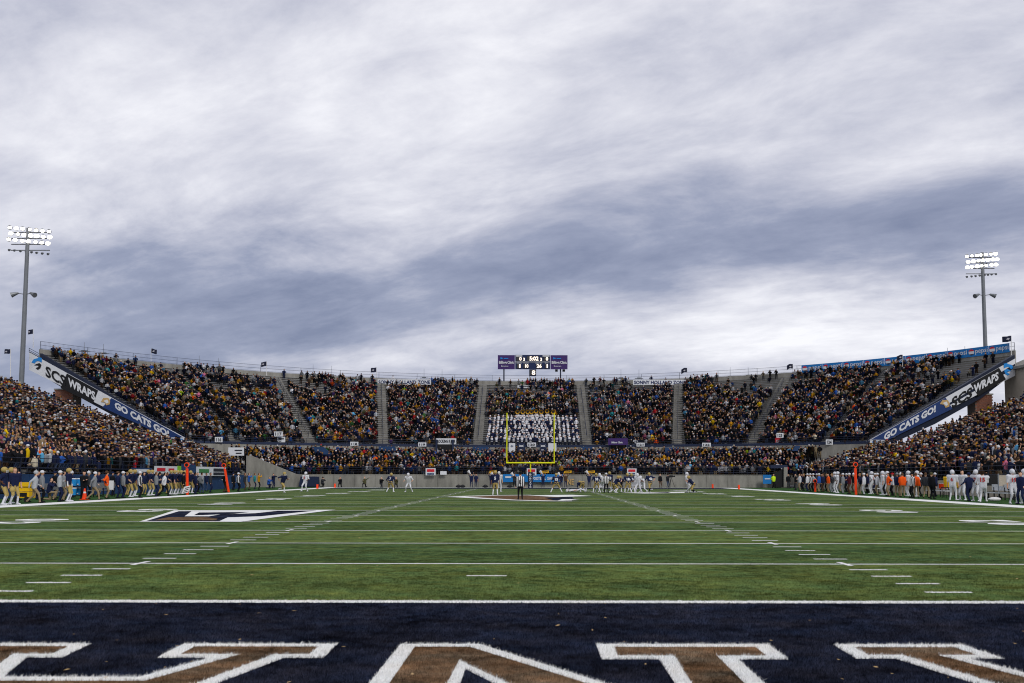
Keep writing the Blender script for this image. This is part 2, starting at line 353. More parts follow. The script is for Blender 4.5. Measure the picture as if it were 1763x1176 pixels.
def trimesh(name, V, T, fc, m):
    me = bpy.data.meshes.new(name); nv, nf = len(V), len(T)
    me.vertices.add(nv); me.vertices.foreach_set('co', np.ascontiguousarray(V, np.float32).ravel())
    me.loops.add(nf*3); me.loops.foreach_set('vertex_index', T.astype(np.int32).ravel())
    me.polygons.add(nf); me.polygons.foreach_set('loop_start', np.arange(0, nf*3, 3, dtype=np.int32))
    a = me.attributes.new('col', 'FLOAT_COLOR', 'FACE'); a.data.foreach_set('color', fc.astype(np.float32).ravel())
    me.materials.append(m); me.update(calc_edges=True); return me
tag(link('turf_blades', blades()), 'short artificial turf fibres across the near end zone and goal line', 'turf', kind='stuff')
# scattered dry leaves
lv = MB()
for i in range(150):
    d = 6.2+22*random.random()**1.7; x = random.uniform(-.6, .6)*d+CAMX; y = d+CAMY; r = random.uniform(.012, .035); a = random.uniform(0, 6.3); e_ = random.uniform(.25, .7)
    P_ = [(1, 0), (.3, e_*.8), (-.9, .1), (.2, -e_*.7)]
    lv.add([(x+r*(p*math.cos(a)-q_*math.sin(a)), y+r*(p*math.sin(a)+q_*math.cos(a)), .034+random.uniform(0, .01)) for p, q_ in P_], [(0, 1, 2, 3)])
tag(lv.part('fallen_leaves', mat('dry_leaf', '#a98d62', .9, noise_s=2, amt=.4)), 'scattered small dry tan leaves on the turf', 'leaves', kind='stuff')

# ------------------------------------------------------------------ stands
XC = -1.2
def arc(c, r, a, t, z=0.0): t_ = math.radians(a)*t; return R(XC+r*math.sin(t_), c+r*math.cos(t_), z)
def up_f(t): return arc(63.3, 75.7, 39.2, t)
def up_r(t): return arc(88.7, 81.3, 61.9, t)
def solve_t(fn, u, z):
    lo, hi = -1.15, 1.15
    for _ in range(40):
        m_ = (lo+hi)/2; p = fn(m_); p.z = z
        if proj(p)[0] < u: lo = m_
        else: hi = m_
    return (lo+hi)/2
ZF, ZR, NR = 6.2*YD, 19.0*YD, 33
def ruled(ff, fr, zf, zr, n, ts):
    mb = MB(); f = [ff(t) for t in ts]; r = [fr(t) for t in ts]; k = len(ts)
    for i in range(n):
        z = zf+(zr-zf)*i/(n-1); zp = z-(zr-zf)/(n-1) if i else z-1.0
        a = [f[j].lerp(r[j], i/n) for j in range(k)]; b = [f[j].lerp(r[j], (i+1)/n) for j in range(k)]
        v = [(p.x, p.y, zp) for p in a]+[(p.x, p.y, z) for p in a]+[(p.x, p.y, z) for p in b]
        mb.add(v, [(j, j+1, k+j+1, k+j) for j in range(k-1)]+[(k+j, k+j+1, 2*k+j+1, 2*k+j) for j in range(k-1)])
    return mb
def strip(fn, z0, z1, ts, off=0.0, th=.25):
    mb = MB(); c = Vector((XC*YD+CAMX, 75*YD+CAMY, 0)); a = []
    for t in ts:
        p = fn(t); n = (p-c); n.z = 0; n.normalize(); a.append((p+n*off, n))
    k = len(a); v = []
    for z in (z0, z1):
        for p, n in a: v.append((p.x, p.y, z))
        for p, n in a: v.append((p.x+n.x*th, p.y+n.y*th, z))
    f = []
    for j in range(k-1): f += [(j, j+1, 2*k+j+1, 2*k+j), (k+j+1, k+j, 3*k+j, 3*k+j+1), (2*k+j, 2*k+j+1, 3*k+j+1, 3*k+j)]
    f += [(0, 2*k, 3*k, k), (k-1, 2*k-1, 4*k-1, 3*k-1)]
    return mb.add(v, f)
TS = [-1+2*i/72 for i in range(73)]
gs = empty('end_grandstand', R(XC, 138, 0), 'curved upper grandstand full of spectators behind the far end zone', 'grandstand')
ruled(up_f, up_r, ZF, ZR, NR, TS).part('seating_deck', CONC2, gs)
mb = MB(); f_, r_ = [up_f(t) for t in TS], [up_r(t) for t in TS]
mb.add([(p.x, p.y, ZF-1.0) for p in f_]+[(p.x, p.y, ZR-1.3) for p in r_], [(j, len(TS)+j, len(TS)+j+1, j+1) for j in range(len(TS)-1)]).part('soffit', NAVYS, gs)
strip(up_r, ZR-1.3, 20.2*YD, TS, .0, .3).part('rim_wall', CONC, gs)
strip(up_f, 3.0*YD, ZF-.02, TS, -.25, .25).part('front_wall', CONC, gs)
# benches, one per row
for i in range(NR):
    z = ZF+(ZR-ZF)*i/(NR-1)
    a = [f_[j].lerp(r_[j], (i+.62)/NR) for j in range(73)]; b = [f_[j].lerp(r_[j], (i+.9)/NR) for j in range(73)]; k = 73
    v = [(p.x, p.y, z+.40) for p in a]+[(p.x, p.y, z+.45) for p in a]+[(p.x, p.y, z+.45) for p in b]
    MB().add(v, [(j, j+1, k+j+1, k+j) for j in range(k-1)]+[(k+j, k+j+1, 2*k+j+1, 2*k+j) for j in range(k-1)]).part('bench', ALU, gs)
# aisles
AISLES = []
for ub, ut in ((405, 300), (537, 474), (660, 656), (822, 832), (1012, 999), (1166, 1168), (1293, 1354), (1420, 1530)):
    tf, tr = solve_t(up_f, ub, ZF), solve_t(up_r, ut, ZR); AISLES.append((tf, tr))
    a, b = up_f(tf), up_r(tr); d_ = (b-a).normalized(); side = Vector((-d_.y, d_.x, 0)); mb = MB(); hw = .7 if 450 < ub < 1400 else .45
    n = NR*2
    for i in range(n):
        r0, r1 = i/n, (i+1)/n; z = ZF+(ZR-ZF)*(i/2)/(NR-1)+.18
        p, q_ = a.lerp(b, r0), a.lerp(b, r1)
        mb.add([p-side*hw+Vector((0, 0, z-.3)), p+side*hw+Vector((0, 0, z-.3)), p-side*hw+Vector((0, 0, z)), p+side*hw+Vector((0, 0, z)), q_-side*hw+Vector((0, 0, z)), q_+side*hw+Vector((0, 0, z)),
                q_-side*hw+Vector((0, 0, z-.3)), q_+side*hw+Vector((0, 0, z-.3))], [(0, 1, 3, 2), (2, 3, 5, 4), (0, 2, 4, 6), (1, 7, 5, 3)])
    ai = mb.part('aisle_stairs', STEPC, gs)
    mb = MB()
    for i in range(1, 12):
        r0 = i/12; p = a.lerp(b, r0); z = ZF+(ZR-ZF)*r0; mb.tube(p+Vector((0, 0, z)), p+Vector((0, 0, z+1.05)), .03, k=5)
    for r0, r1 in ((.08, .36), (.4, .66), (.7, .92)):
        for hh in (1.0, .6): mb.tube(a.lerp(b, r0)+Vector((0, 0, ZF+(ZR-ZF)*r0+hh)), a.lerp(b, r1)+Vector((0, 0, ZF+(ZR-ZF)*r1+hh)), .03, k=5)
    mb.part('handrail', NAVYS, ai)
# front railing of the upper deck and rim fence
def rail_run(root, fn, ts, z0, hgts, post_every, m, r=.025, pr=.035):
    pts = [fn(t) for t in ts]
    for h in hgts:
        mb = MB()
        for j in range(len(pts)-1): mb.tube((pts[j].x, pts[j].y, z0+h), (pts[j+1].x, pts[j+1].y, z0+h), r, k=5)
        mb.part('rail', m, root)
    pm = MB().tube((0, 0, 0), (0, 0, max(hgts)), pr, k=6).me('post', m)
    for j in range(0, len(pts), post_every): link('post', pm, root, (pts[j].x, pts[j].y, z0))
fr = empty('front_railing', up_f(0)+Vector((0, 0, ZF)), 'navy railing along the front edge of the curved upper grandstand', 'railing')
rail_run(fr, up_f, TS, ZF, (.25, .5, .75, 1.0), 2, NAVYS, .03)
strip(up_f, ZF+.02, ZF+.36, TS, -.06, .03).part('railing_panel', NAVY, fr)
rf = empty('rim_fence', up_r(0)+Vector((0, 0, 20.2*YD)), 'thin grey chain fence along the rim of the curved grandstand', 'fence')
rail_run(rf, up_r, TS, 20.2*YD, (.08, .55, 1.05), 3, NAVYS, .022, .03)
# wire mesh of the rim fence: fine verticals
mb = MB()
for i in range(900):
    p = up_r(-1+2*i/899); mb.add([(p.x-.006, p.y, 20.2*YD), (p.x+.006, p.y, 20.2*YD), (p.x+.006, p.y, 20.2*YD+1.05), (p.x-.006, p.y, 20.2*YD+1.05)], [(0, 1, 2, 3)])
tag(mb.part('fence_wire', NAVYS, rf), kind='stuff')
# lower end stand
def lo_f(t): return R(XC+43.5*t, 126.8, 0)
def lo_r(t):
    x = 43.5*t; return R(XC+x, 63.3+math.sqrt(75.7**2-x*x)-.4, 0)
LZF, LZR, LN = 1.45*YD, 4.3*YD, 9
ls = empty('lower_end_stand', R(XC, 127, 0), 'lower concrete stand of standing spectators behind the far end zone wall', 'grandstand')
ruled(lo_f, lo_r, LZF, LZR, LN, TS).part('seating_deck', CONC2, ls)
# end zone wall in cast panels
for i in range(24):
    x0 = -35.2+i*72.0/24; mb = MB(); a = R(x0, 126.3, 0); b = R(x0+72.0/24-.03, 126.7, 1.78)
    mb.box(a, b); mb.part('wall_panel', CONC, ls)
MB().box(R(-35.3, 126.26, 1.78), R(36.9, 126.8, 1.86)).part('wall_coping', CONC, ls)
er = empty('end_wall_railing', R(0, 126.8, 1.86), 'dark navy railing on top of the far end zone wall', 'railing')
rail_run(er, lambda t: R(XC+36*t, 126.75, 0), [-1+2*i/36 for i in range(37)], 1.86*YD, (.3, .6, .9, 1.1), 1, NAVYS, .028, .035)
wm = MB().prism([at(424, 843, 125), at(424, 785, 125), at(434, 786, 125), at(514, 818.5, 125), at(540, 818.8, 125), at(540, 840, 125)], (0, .35, 0))
tag(wm.part('wing_wall', CONC), 'pale concrete wing wall with sloping top beside the left corner', 'wall')
# tunnel at the right corner
tn = empty('corner_tunnel', at(1342, 838, 124.5), 'dark doorway tunnel with canopy in the far wall at right', 'tunnel')
MB().prism([at(1331, 838.5, 125.6), at(1331, 814, 125.6), at(1350, 806, 125.6), at(1350, 838.5, 125.6)], (0, -.6, 0)).part('opening', BLACK, tn)  # solid black block, its colour stands in for the tunnel's inner shade
MB().prism([at(1350, 838.5, 124.6), at(1350, 804, 124.6), at(1356, 804, 124.6), at(1356, 838.5, 124.6)], (0, .9, 0)).part('door_post', CONC, tn)
MB().prism([at(1327, 806, 124.8), at(1327, 800, 124.8), at(1356, 800, 124.8), at(1356, 805, 124.8)], (0, .8, 0)).part('canopy', NAVY, tn)
# stair wedges and openings in the front wall of the upper stand
for i, (pl, lb) in enumerate((([(537, 783), (537, 770), (556, 770), (572, 783)], 'below the second aisle from left'), ([(652, 782), (652, 769), (679, 769), (686, 782)], 'below the third aisle from left'),
          ([(814, 782), (814, 769), (839, 769), (850, 782)], 'left of the band section'), ([(1001, 782), (1001, 769), (1020, 769), (1020, 782)], 'right of the band section'),
          ([(1145, 781), (1145, 770), (1177, 770), (1177, 781)], 'below the third aisle from right'), ([(1250, 782), (1260, 769), (1293, 769), (1293, 782)], 'below the second aisle from right'), ([(1364, 776), (1370, 767), (1396, 767), (1398, 776)], 'left of the right beam'))):
    t_ = solve_t(up_f, pl[0][0], ZF); d = (up_f(t_).y-CAMY)/YD-1.0
    tag(MB().prism([at(u, v, d) for u, v in pl], (0, .5, 0)).part('stair_wall', BLUEW), 'navy painted stair wall on the concrete front, '+lb, 'wall', 'navy stair walls')
def vomitory(u0, u1, v0, v1, lb):
    d = (up_f(solve_t(up_f, u0, ZF)).y-CAMY)/YD-.9; o = empty('stand_entrance', at((u0+u1)/2, v1, d), lb, 'entrance')
    MB().prism([at(u0, v1, d), at(u0, v0, d), at(u1, v0, d), at(u1, v1, d)], (0, .3, 0)).part('opening', BLACK, o)  # wall is uncut: solid black slab painted as the shaded inside
    for u in (u0-3, u1): MB().prism([at(u, v1, d-.3), at(u, v0-9, d-.3), at(u+3, v0-9, d-.3), at(u+3, v1, d-.3)], (0, .7, 0)).part('side_wall', NAVY, o)
vomitory(753, 778, 766, 784, 'dark entrance opening under the white bar sign in the stand front')
vomitory(1052, 1078, 766, 786, 'dark entrance opening under the purple sign in the stand front')
# end beams with sign boards
def beam(L_, poly, under, lb, d0, d1, u0, u1):
    def P(u, v, back=0.0): return at(u, v, 1/(1/d0+(1/d1-1/d0)*(u-u0)/(u1-u0))+back)
    o = empty('sign_beam', P(*poly[1]), lb, 'sign', 'sloping sign beams at the stand ends')
    MB().prism([P(*p) for p in poly], (0, .25, 0)).part('sign_board', [SIGNW], o)
    MB().prism([P(u, v, .4) for u, v in under], (0, .9, 0)).part('girder', NAVYS, o)
    MB().prism([P(u, v-1.4, .35) for u, v in poly[:2]]+[P(u, v+1.5, .35) for u, v in poly[1::-1]], (0, .4, 0)).part('top_flange', NAVYS, o)
    for k_ in (4, 7.5):
        (ua, va), (ub, vb) = poly[0], poly[1]
        MB().tube(P(ua, va-k_, .6), P(ub, vb-k_, .6), .035, k=6).part('guard_rail', NAVYS, o)
    for i in range(13):
        t_ = i/12; ua = poly[0][0]+(poly[1][0]-poly[0][0])*t_; va = poly[0][1]+(poly[1][1]-poly[0][1])*t_
        MB().tube(P(ua, va, .6), P(ua, va-7.5, .6), .03, k=5).part('rail_post', NAVYS, o)
    return o, P
def panel(P, o, pts, m, k=.0, name='sign_panel'):
    return MB().prism([P(u, v, -.03-k) for u, v in pts], (0, .02, 0)).part(name, m, o)
bl, PL = beam(0, [(50, 608), (318, 754.5), (286, 754.5), (50, 638)], [(62, 641), (286, 755), (304, 757), (272, 757), (205, 722), (108, 669)], 'sloping white black and navy sign beam at left end of the upper stand', 127, 122, 50, 318)
# along-beam coordinates: s 0..1 from top end, w 0..1 across the board
def lerp2(P, s, w_, A, B): return P(A[0]+(B[0]-A[0])*s, A[1]+(B[1]-A[1])*s+w_*29.5)
A1, B1 = (50, 608), (318, 754.5)
def quad(A, B, s0, s1, w0=0., w1=1., cut=0.0):
    g = lambda s, w_: (A[0]+(B[0]-A[0])*s, A[1]+(B[1]-A[1])*s+w_*29.5)
    return [g(s0, w0), g(s1, w0), g(s1-cut, w1), g(s0-cut, w1)]
def vtext(P, o, txt, A, B, s0, s1, w0, w1, m, bold=.03, k=.0):
    g = lambda s, w_: P(A[0]+(B[0]-A[0])*s, A[1]+(B[1]-A[1])*s+w_*29.5, -.07-k)
    lo = g(s0, w1); return text('sign_lettering', txt, lo, g(s1, w1)-lo, g(s0, w0)-lo, m, o, bold)
def logo_s(P, o, c, r, fl):          # blue S-swoosh of two bars and an arrow head
    x, y = c
    panel(P, o, [(x-r*fl, y-.1*r), (x-.55*r*fl, y-.75*r), (x+.3*r*fl, y-.95*r), (x+.3*r*fl, y-1.15*r), (x+1.0*r*fl, y-.95*r), (x+.95*r*fl, y-.1*r), (x+.55*r*fl, y-.3*r), (x+.1*r*fl, y-.4*r), (x-.25*r*fl, y-.15*r), (x-.35*r*fl, y+.1*r)], SKYB, .03, 'sign_emblem')
    panel(P, o, [(x-.5*r*fl, y+.45*r), (x-.1*r*fl, y+.2*r), (x+.5*r*fl, y-.0*r), (x+.9*r*fl, y+.35*r), (x+.7*r*fl, y+1.0*r), (x+.2*r*fl, y+1.3*r), (x-.2*r*fl, y+1.0*r), (x+.35*r*fl, y+.7*r), (x+.25*r*fl, y+.5*r)], BLACK if fl > 0 else SKYB, .03, 'sign_emblem')
def tan_emblem(P, o, c, r):
    x, y = c
    panel(P, o, [(x-r, y+.1*r), (x-.5*r, y-.7*r), (x+.5*r, y-.7*r), (x+.9*r, y-.1*r), (x+.8*r, y+.6*r), (x+.1*r, y+.8*r), (x-.2*r, y+.2*r)], TAN, .05, 'sign_emblem')
    panel(P, o, [(x-.4*r, y-.1*r), (x+.3*r, y-.4*r), (x+.6*r, y+.2*r), (x+.2*r, y+.45*r)], SIGNW, .07, 'sign_emblem')
panel(PL, bl, [(115, 643.9), (169, 673.2), (160, 696), (104, 669)], BLACK, .0)
GOB = mat('beam_blue', '#1b3568', .6, noise_s=1, amt=.1)
panel(PL, bl, [(192, 686.2), (315, 753.6), (287, 753.8), (176, 702)], GOB, .0)
vtext(PL, bl, 'SCS', A1, B1, .105, .235, .22, .86, BLACK, .03); vtext(PL, bl, 'WRAPS', A1, B1, .25, .425, .2, .7, SIGNW, .04); vtext(PL, bl, 'GO CATS GO!', A1, B1, .55, .90, .10, .52, SIGNW, .05)
logo_s(PL, bl, (63, 626), 9, 1); tan_emblem(PL, bl, (182, 692), 8.5)
br, PR = beam(0, [(1748, 616), (1497, 757), (1529, 757), (1748, 645.5)], [(1736, 649), (1524, 758), (1512, 760), (1542, 760), (1610, 729), (1690, 684)], 'sloping navy white and black sign beam at right end of the upper stand', 127, 122, 1748, 1497)
A2, B2 = (1497, 757), (1748, 616)
panel(PR, br, [(1500, 756.2), (1628, 683.6), (1640, 703), (1529, 756.4)], GOB, .0)
panel(PR, br, [(1671, 659.6), (1720, 632.2), (1732, 652), (1684, 681)], BLACK, .0)
vtext(PR, br, 'GO CATS GO!', A2, B2, .10, .455, .10, .52, SIGNW, .05); vtext(PR, br, 'SCS', A2, B2, .565, .705, .22, .86, BLACK, .03); vtext(PR, br, 'WRAPS', A2, B2, .715, .885, .2, .7, SIGNW, .04)
logo_s(PR, br, (1737, 634), 9, -1); tan_emblem(PR, br, (1627, 694), 9)
# end walls of the upper deck behind the boards
for sgn in (-1, 1):
    a, b = up_f(sgn), up_r(sgn)
    MB().prism([a+Vector((0, 0, ZF-1.0)), b+Vector((0, 0, ZR-1.3)), b+Vector((0, 0, ZR+.5)), a+Vector((0, 0, ZF+.3))], (-sgn*.3, 0, 0)).part('end_wall', NAVYS, gs)
# brick piers under the beams
BR = MB().box((-.1, -.05, -.033), (.1, .05, .033)).me('brick', BRICK)
def pier(u0, u1, v0, d, lb):
    o = empty('brick_pier', R((u0+u1)/2/F*d-CX/F*d, d, 0), lb, 'pier', 'brick piers carrying the sign beams')
    a, b = at(u0, v0, d), at(u1, v0, d); w_ = b.x-a.x; zt = a.z; b0 = zt-5.5
    MB().box((a.x, a.y, 0), (b.x, a.y+w_, zt)).part('core', MORTAR, o)
    MB().box((a.x-.12, a.y-.12, zt), (b.x+.12, a.y+w_+.12, zt+.18)).part('cap', CONC, o)
    bm_ = MB(); nrow = int(5.5/.2)
    for r in range(nrow):
        z = zt-.1-r*.2; nx = int(w_/.42); st = w_/nx
        for i in range(nx): x = a.x+(i+.5)*st+(.1 if r % 2 else -.1); bm_.box((x-st*.47, a.y-.03, z-.085), (x+st*.47, a.y+.02, z+.085))
    tag(bm_.part('bricks', BRICK, o), kind='stuff')
    MB().box((a.x+w_*.35, a.y+w_*.4, zt+.18), (a.x+w_*.65, a.y+w_*.7, zt+2.4)).part('bearing_post', NAVYS, o)
pier(95, 125, 672.5, 127, 'square brick pier under the left sign beam')
pier(1679, 1708, 679, 127, 'square brick pier under the right sign beam')

# ------------------------------------------------------------------ sideline stands
SZ = 1.75*YD; SN = 34; RISE = .36*.95*YD
def side_stand(sgn, X0, dn, df, zf, lb):
    rx = lambda i: sgn*(X0+.95*i)
    o = empty('sideline_stand', R(sgn*X0, df-20, 0), lb, 'grandstand', 'stands along the sidelines')
    mb = MB()
    for i in range(SN):
        z = zf+RISE*i; zp = z-RISE if i else 0
        a, b, c, d = R(rx(i), dn), R(rx(i), df), R(rx(i+1), dn), R(rx(i+1), df)
        mb.add([(a.x, a.y, zp), (b.x, b.y, zp), (a.x, a.y, z), (b.x, b.y, z), (c.x, c.y, z), (d.x, d.y, z), (b.x, b.y, 0), (d.x, d.y, 0)],
               [(0, 1, 3, 2), (2, 3, 5, 4), (6, 7, 5, 3)])
        MB().box((min(a.x, c.x)+.45, a.y, z+.40), (max(a.x, c.x)-.12, b.y, z+.45)).part('bench', NAVY, o)
    mb.part('seating_deck', CONC2, o)
    # end parapet rail along the far edge
    m2 = MB(); p, q_ = R(rx(0), df+.1, 0), R(rx(SN), df+.1, 0)
    m2.prism([p+Vector((0, 0, zf-.1)), p+Vector((0, 0, zf+.45)), q_+Vector((0, 0, zf+RISE*SN+.55)), q_+Vector((0, 0, zf+RISE*SN))], (0, .15, 0)).part('end_parapet', CONC, o)
    return o, rx
LX, RX_ = 38.2, 37.2
lst, lrx = side_stand(-1, LX, 46, 114, SZ, 'left sideline stand packed with spectators behind the home bench')
rst, rrx = side_stand(1, RX_, 46, 114, 1.3*YD, 'right sideline stand packed with spectators behind the visiting bench')
# navy front wall panels on the left, low brick-tan wall on the right
for i in range(21):
    d0 = 46+i*68/21; a, b = R(-LX+.05, d0), R(-LX+.25, d0+68/21-.05)
    MB().box((a.x, a.y, 0), (b.x, b.y, SZ)).part('wall_panel', BLUEW, lst)
    a, b = R(RX_-.25, d0), R(RX_-.05, d0+68/21-.05)
    MB().box((a.x, a.y, 0), (b.x, b.y, 1.3*YD)).part('wall_panel', BEIGE if i < 18 else CONC, rst)
for sgn, X, z, nm in ((-1, LX-.3, SZ, 'navy pipe railing in front of the left sideline stand'), (1, RX_-.3, 1.3*YD, 'navy pipe railing in front of the right sideline stand')):
    o = empty('stand_railing', R(sgn*X, 80, 0)+Vector((0, 0, z)), nm, 'railing')
    rail_run(o, lambda t: R(sgn*X, 46+68*t, 0), [i/30 for i in range(31)], z, (.12, .45, .78, 1.1), 1, NAVYS, .026, .035)

# ------------------------------------------------------------------ scoreboard
DS = 173.0
sb = empty('scoreboard', at(916, 660, DS), 'navy scoreboard with lit digits and purple end panels above the stand', 'scoreboard')
def srect(u0, v0, u1, v1, d, th=.3): return MB().prism([at(u0, v1, d), at(u0, v0, d), at(u1, v0, d), at(u1, v1, d)], (0, th, 0))
def stext(name, txt, u0, v0, u1, v1, d, m, par, bold=.02):
    lo = at(u0, v1, d); return text(name, txt, lo, at(u1, v1, d)-lo, at(u0, v0, d)-lo, m, par, bold)
for u in (867.5, 965): srect(u-1.1, 635, u+1.1, 672, DS+.4, .25).part('support_post', NAVYS, sb)
mp_ = srect(887, 611, 947, 635.5, DS).part('main_panel', DARKNAVY, sb)
srect(886, 622.8, 948, 623.6, DS-.08, .05).part('divider', SIGNW, mp_)
for u0, u1 in ((857, 886.2), (947.8, 977)):
    p = srect(u0, 611.5, u1, 635.5, DS).part('advert_panel', PURPLE, sb)
    stext('advert_lettering', 'Billings', u0+2, 621.5, u0+15.5, 627.8, DS-.1, SIGNW, p, .03); stext('advert_lettering', 'Clinic', u0+16.5, 621.5, u1-1.5, 626.4, DS-.1, SIGNW, p, .03); stext('advert_lettering', 'Bozeman', u0+6, 629, u0+18, 631.5, DS-.1, SIGNW, p, .0)
    MB().prism([at(u0+4.5, 618.8, DS-.1), at(u0+4.5, 615, DS-.1), at(u0+10, 617, DS-.1)], (0, .05, 0)).part('advert_emblem', SKYB, p)
    srect(u0+10.5, 616.6, u0+18, 618, DS-.1, .03).part('advert_rule', SKYB, p)
lb_ = srect(911, 636, 923, 647.5, DS).part('lower_panel', DARKNAVY, sb)
for u0, v0, u1, v1 in ((889, 614, 898.5, 621.5), (900, 615.5, 904, 622), (907, 613, 927.5, 621.5), (929.5, 615.5, 933.5, 622), (936, 614, 944.5, 621.5), (890, 626.5, 897, 634), (901, 626.5, 910, 634), (923, 626.5, 933, 634), (938, 626.5, 944, 634), (911.8, 637, 922.4, 646)):
    srect(u0, v0, u1, v1, DS-.1, .08).part('digit_window', PBACK, mp_)
for tx, u0, v0, u1, v1 in (('0', 894, 614.6, 898, 621), ('3', 900.6, 616, 903.6, 621.6), ('5:02', 911.5, 613.6, 927, 621), ('3', 930, 616, 933, 621.6), ('0', 939.6, 614.6, 943.6, 621), ('1', 893.5, 627, 896, 633.4), ('10', 904, 627, 909.6, 633.4), ('26', 924, 627, 932.4, 633.4), ('1', 941, 627, 943.2, 633.4), ('8', 915.5, 637.6, 921.5, 645.4)):
    stext('digit', tx, u0, v0, u1, v1, DS-.18, DIG, mp_, .03)
for tx, u0, u1 in (('HOME', 888, 899), ('VISITOR', 934, 946)): srect(u0, 611.8, u1, 613.9, DS-.1, .06).part('team_strip', SIGNW, mp_)
for tx, u0, u1 in (('DOWN', 889.5, 898), ('TO GO', 901, 910), ('BALL ON', 922, 933), ('QTR', 938, 944)): stext('caption', tx, u0, 624.2, u1, 625.9, DS-.1, SIGNW, mp_)
for u in (958, 970.5): srect(u-2.2, 636, u+2.2, 639.5, DS+.3, .5).part('horn_speaker', BLACK, sb)

# ------------------------------------------------------------------ signs and banners on the stands
def board(u0, v0, u1, v1, d, m, label, texts=(), name='sign', cat='sign', group=None, th=.06):
    o = empty(name, at((u0+u1)/2, v1, d), label, cat, group); b = srect(u0, v0, u1, v1, d, th).part('panel', m, o)
    for tx, a0, b0, a1, b1, tm in texts:
        if tx == '-': srect(a0, b0, a1, b0+(b1-b0)*.6, d-.05, .02).part('print_line', tm, o)
        else: stext('lettering', tx, a0, b0, a1, b1, d-.05, tm, o, .03)
    return o
INK = mat('sign_ink', '#20242e', .7); NAVYINK = mat('sign_navy_ink', '#23305a', .7)
for u0, lb in ((650, 'left'), (1090, 'right')):
    d = min((up_r(solve_t(up_r, u_, 20*YD)).y-CAMY)/YD for u_ in (u0, u0+92))-.6
    board(u0, 653.5, u0+92, 662.5, d, SIGNW, f'long white zone name banner on the rim, {lb} of the scoreboard', [('SONNY HOLLAND ZONE', u0+1.5, 655, u0+90.5, 661.2, NAVYINK)], group='zone name banners')
for tx, u0, v0, u1, v1 in (('116', 370, 753, 383, 762), ('117', 472, 743.5, 487, 752), ('118', 603, 761, 617, 768), ('119', 720, 762, 734, 769), ('120', 908, 762, 923, 769), ('121', 1096, 762, 1110, 768.5), ('122', 1209, 762, 1224, 768.5), ('123', 1337, 745, 1349, 753), ('124', 1422, 756, 1434, 765)):
    d = (up_f(solve_t(up_f, (u0+u1)/2, ZF)).y-CAMY)/YD-.5
    board(u0, v0, u1, v1, d, SIGNW, f'small white section board {tx} on the stand front, {ordinal(int(tx)-115)} from left', [(tx, u0+2, v0+1.6, u1-2, v1-1.4, INK)], group='section number boards')
dC = 137.6
board(751, 755, 785.5, 765, dC-.6, SIGNW, 'white bar sign above the left entrance opening', [('ROCKING R BAR', 752.5, 757, 784, 762.5, INK)])
board(1047, 754.5, 1081, 766, dC-1.8, PURPLE, 'purple clinic sign above the right entrance opening', [('Billings Clinic', 1053, 760, 1072, 764, SIGNW)])
o = board(1333, 753, 1353, 764.5, 130, RED, 'red rounded fuel sign below the section 123 board', [('CENEX', 1336, 756.5, 1350, 761.5, SIGNW)])
board(477, 753, 491, 762, 129.5, SIGNW, 'white paper notice under the section 117 board', [('-', 479, 755, 489, 758, INK)])
for u0, u1, lb in ((891, 904, 'left'), (929, 941, 'right')):
    o = board(u0, 762.5, u1, 781, dC, PADN, f'navy banner with white crossed arcs, {lb} of the section 120 board')
    uc = (u0+u1)/2
    for s_ in (-1, 1): MB().prism([at(uc+x, 767.8+s_*y, dC-.06) for x, y in ((-4.5, 2.2), (-3.2, .4), (3.2, .4), (4.5, 2.2), (2.6, 1.4), (-2.6, 1.4))], (0, .03, 0)).part('arc_emblem', SIGNW, o)
    srect(u0+3, 774, u1-3, 775.2, dC-.05, .02).part('print_line', SIGNW, o)
board(876, 763, 887, 779, dC, SIGNW, 'pale poster at the left end of the band section front', [('+', 879, 766, 884, 770, BLUEW)])
board(944, 763, 958, 779, dC, SIGNW, 'pale poster at the right end of the band section front')
board(891, 663.5, 942, 669, 168, SIGNW, 'long white notice banner on the rim wall below the scoreboard', [('-', 893, 664.4, 940, 666.4, INK)])
# banners near the field
def shield(u0, v0, u1, v1, lb):
    o = board(u0, v0, u1, v1, 125.7, SIGNW, lb, group='red white and blue railing banners'); h = v1-v0
    srect(u0+2, v0+1.5, u1-2, v0+h*.5, 125.64, .03).part('red_field', RED, o); srect(u0+2.5, v1-h*.3, u1-2.5, v1-1.2, 125.64, .03).part('blue_field', BLUEW, o)
shield(733, 806.5, 750, 818.5, 'red white and blue banner on the railing left of the goal post'); shield(907, 806.5, 923.5, 818.5, 'red white and blue banner on the railing behind the goal post'); shield(1080, 806.5, 1096, 817.5, 'red white and blue banner on the railing right of the goal post')
board(866, 816.5, 969, 830, 125.8, PEPSI, 'long blue banner hung on the far end zone wall', [('FOOTBALL', 917, 821, 940, 826.5, SIGNW), ('CHAMPIONSHIP', 942, 821, 966, 826.5, SIGNW), ('-', 870, 820, 880, 825, SIGNW)], name='banner', cat='banner')
board(758, 811.5, 769, 817.5, 125.7, SIGNW, 'small white card on the railing near the left railing banner')
stext('wall_lettering', 'NE', 976.5, 824.5, 988.5, 834.5, 126.15, TAN, ls)
board(1314, 817, 1328, 832.5, 125, PEPSI, 'blue hanging banner on the far wall beside the corner tunnel', [('-', 1317, 823, 1326, 826, SIGNW)], name='banner', cat='banner')
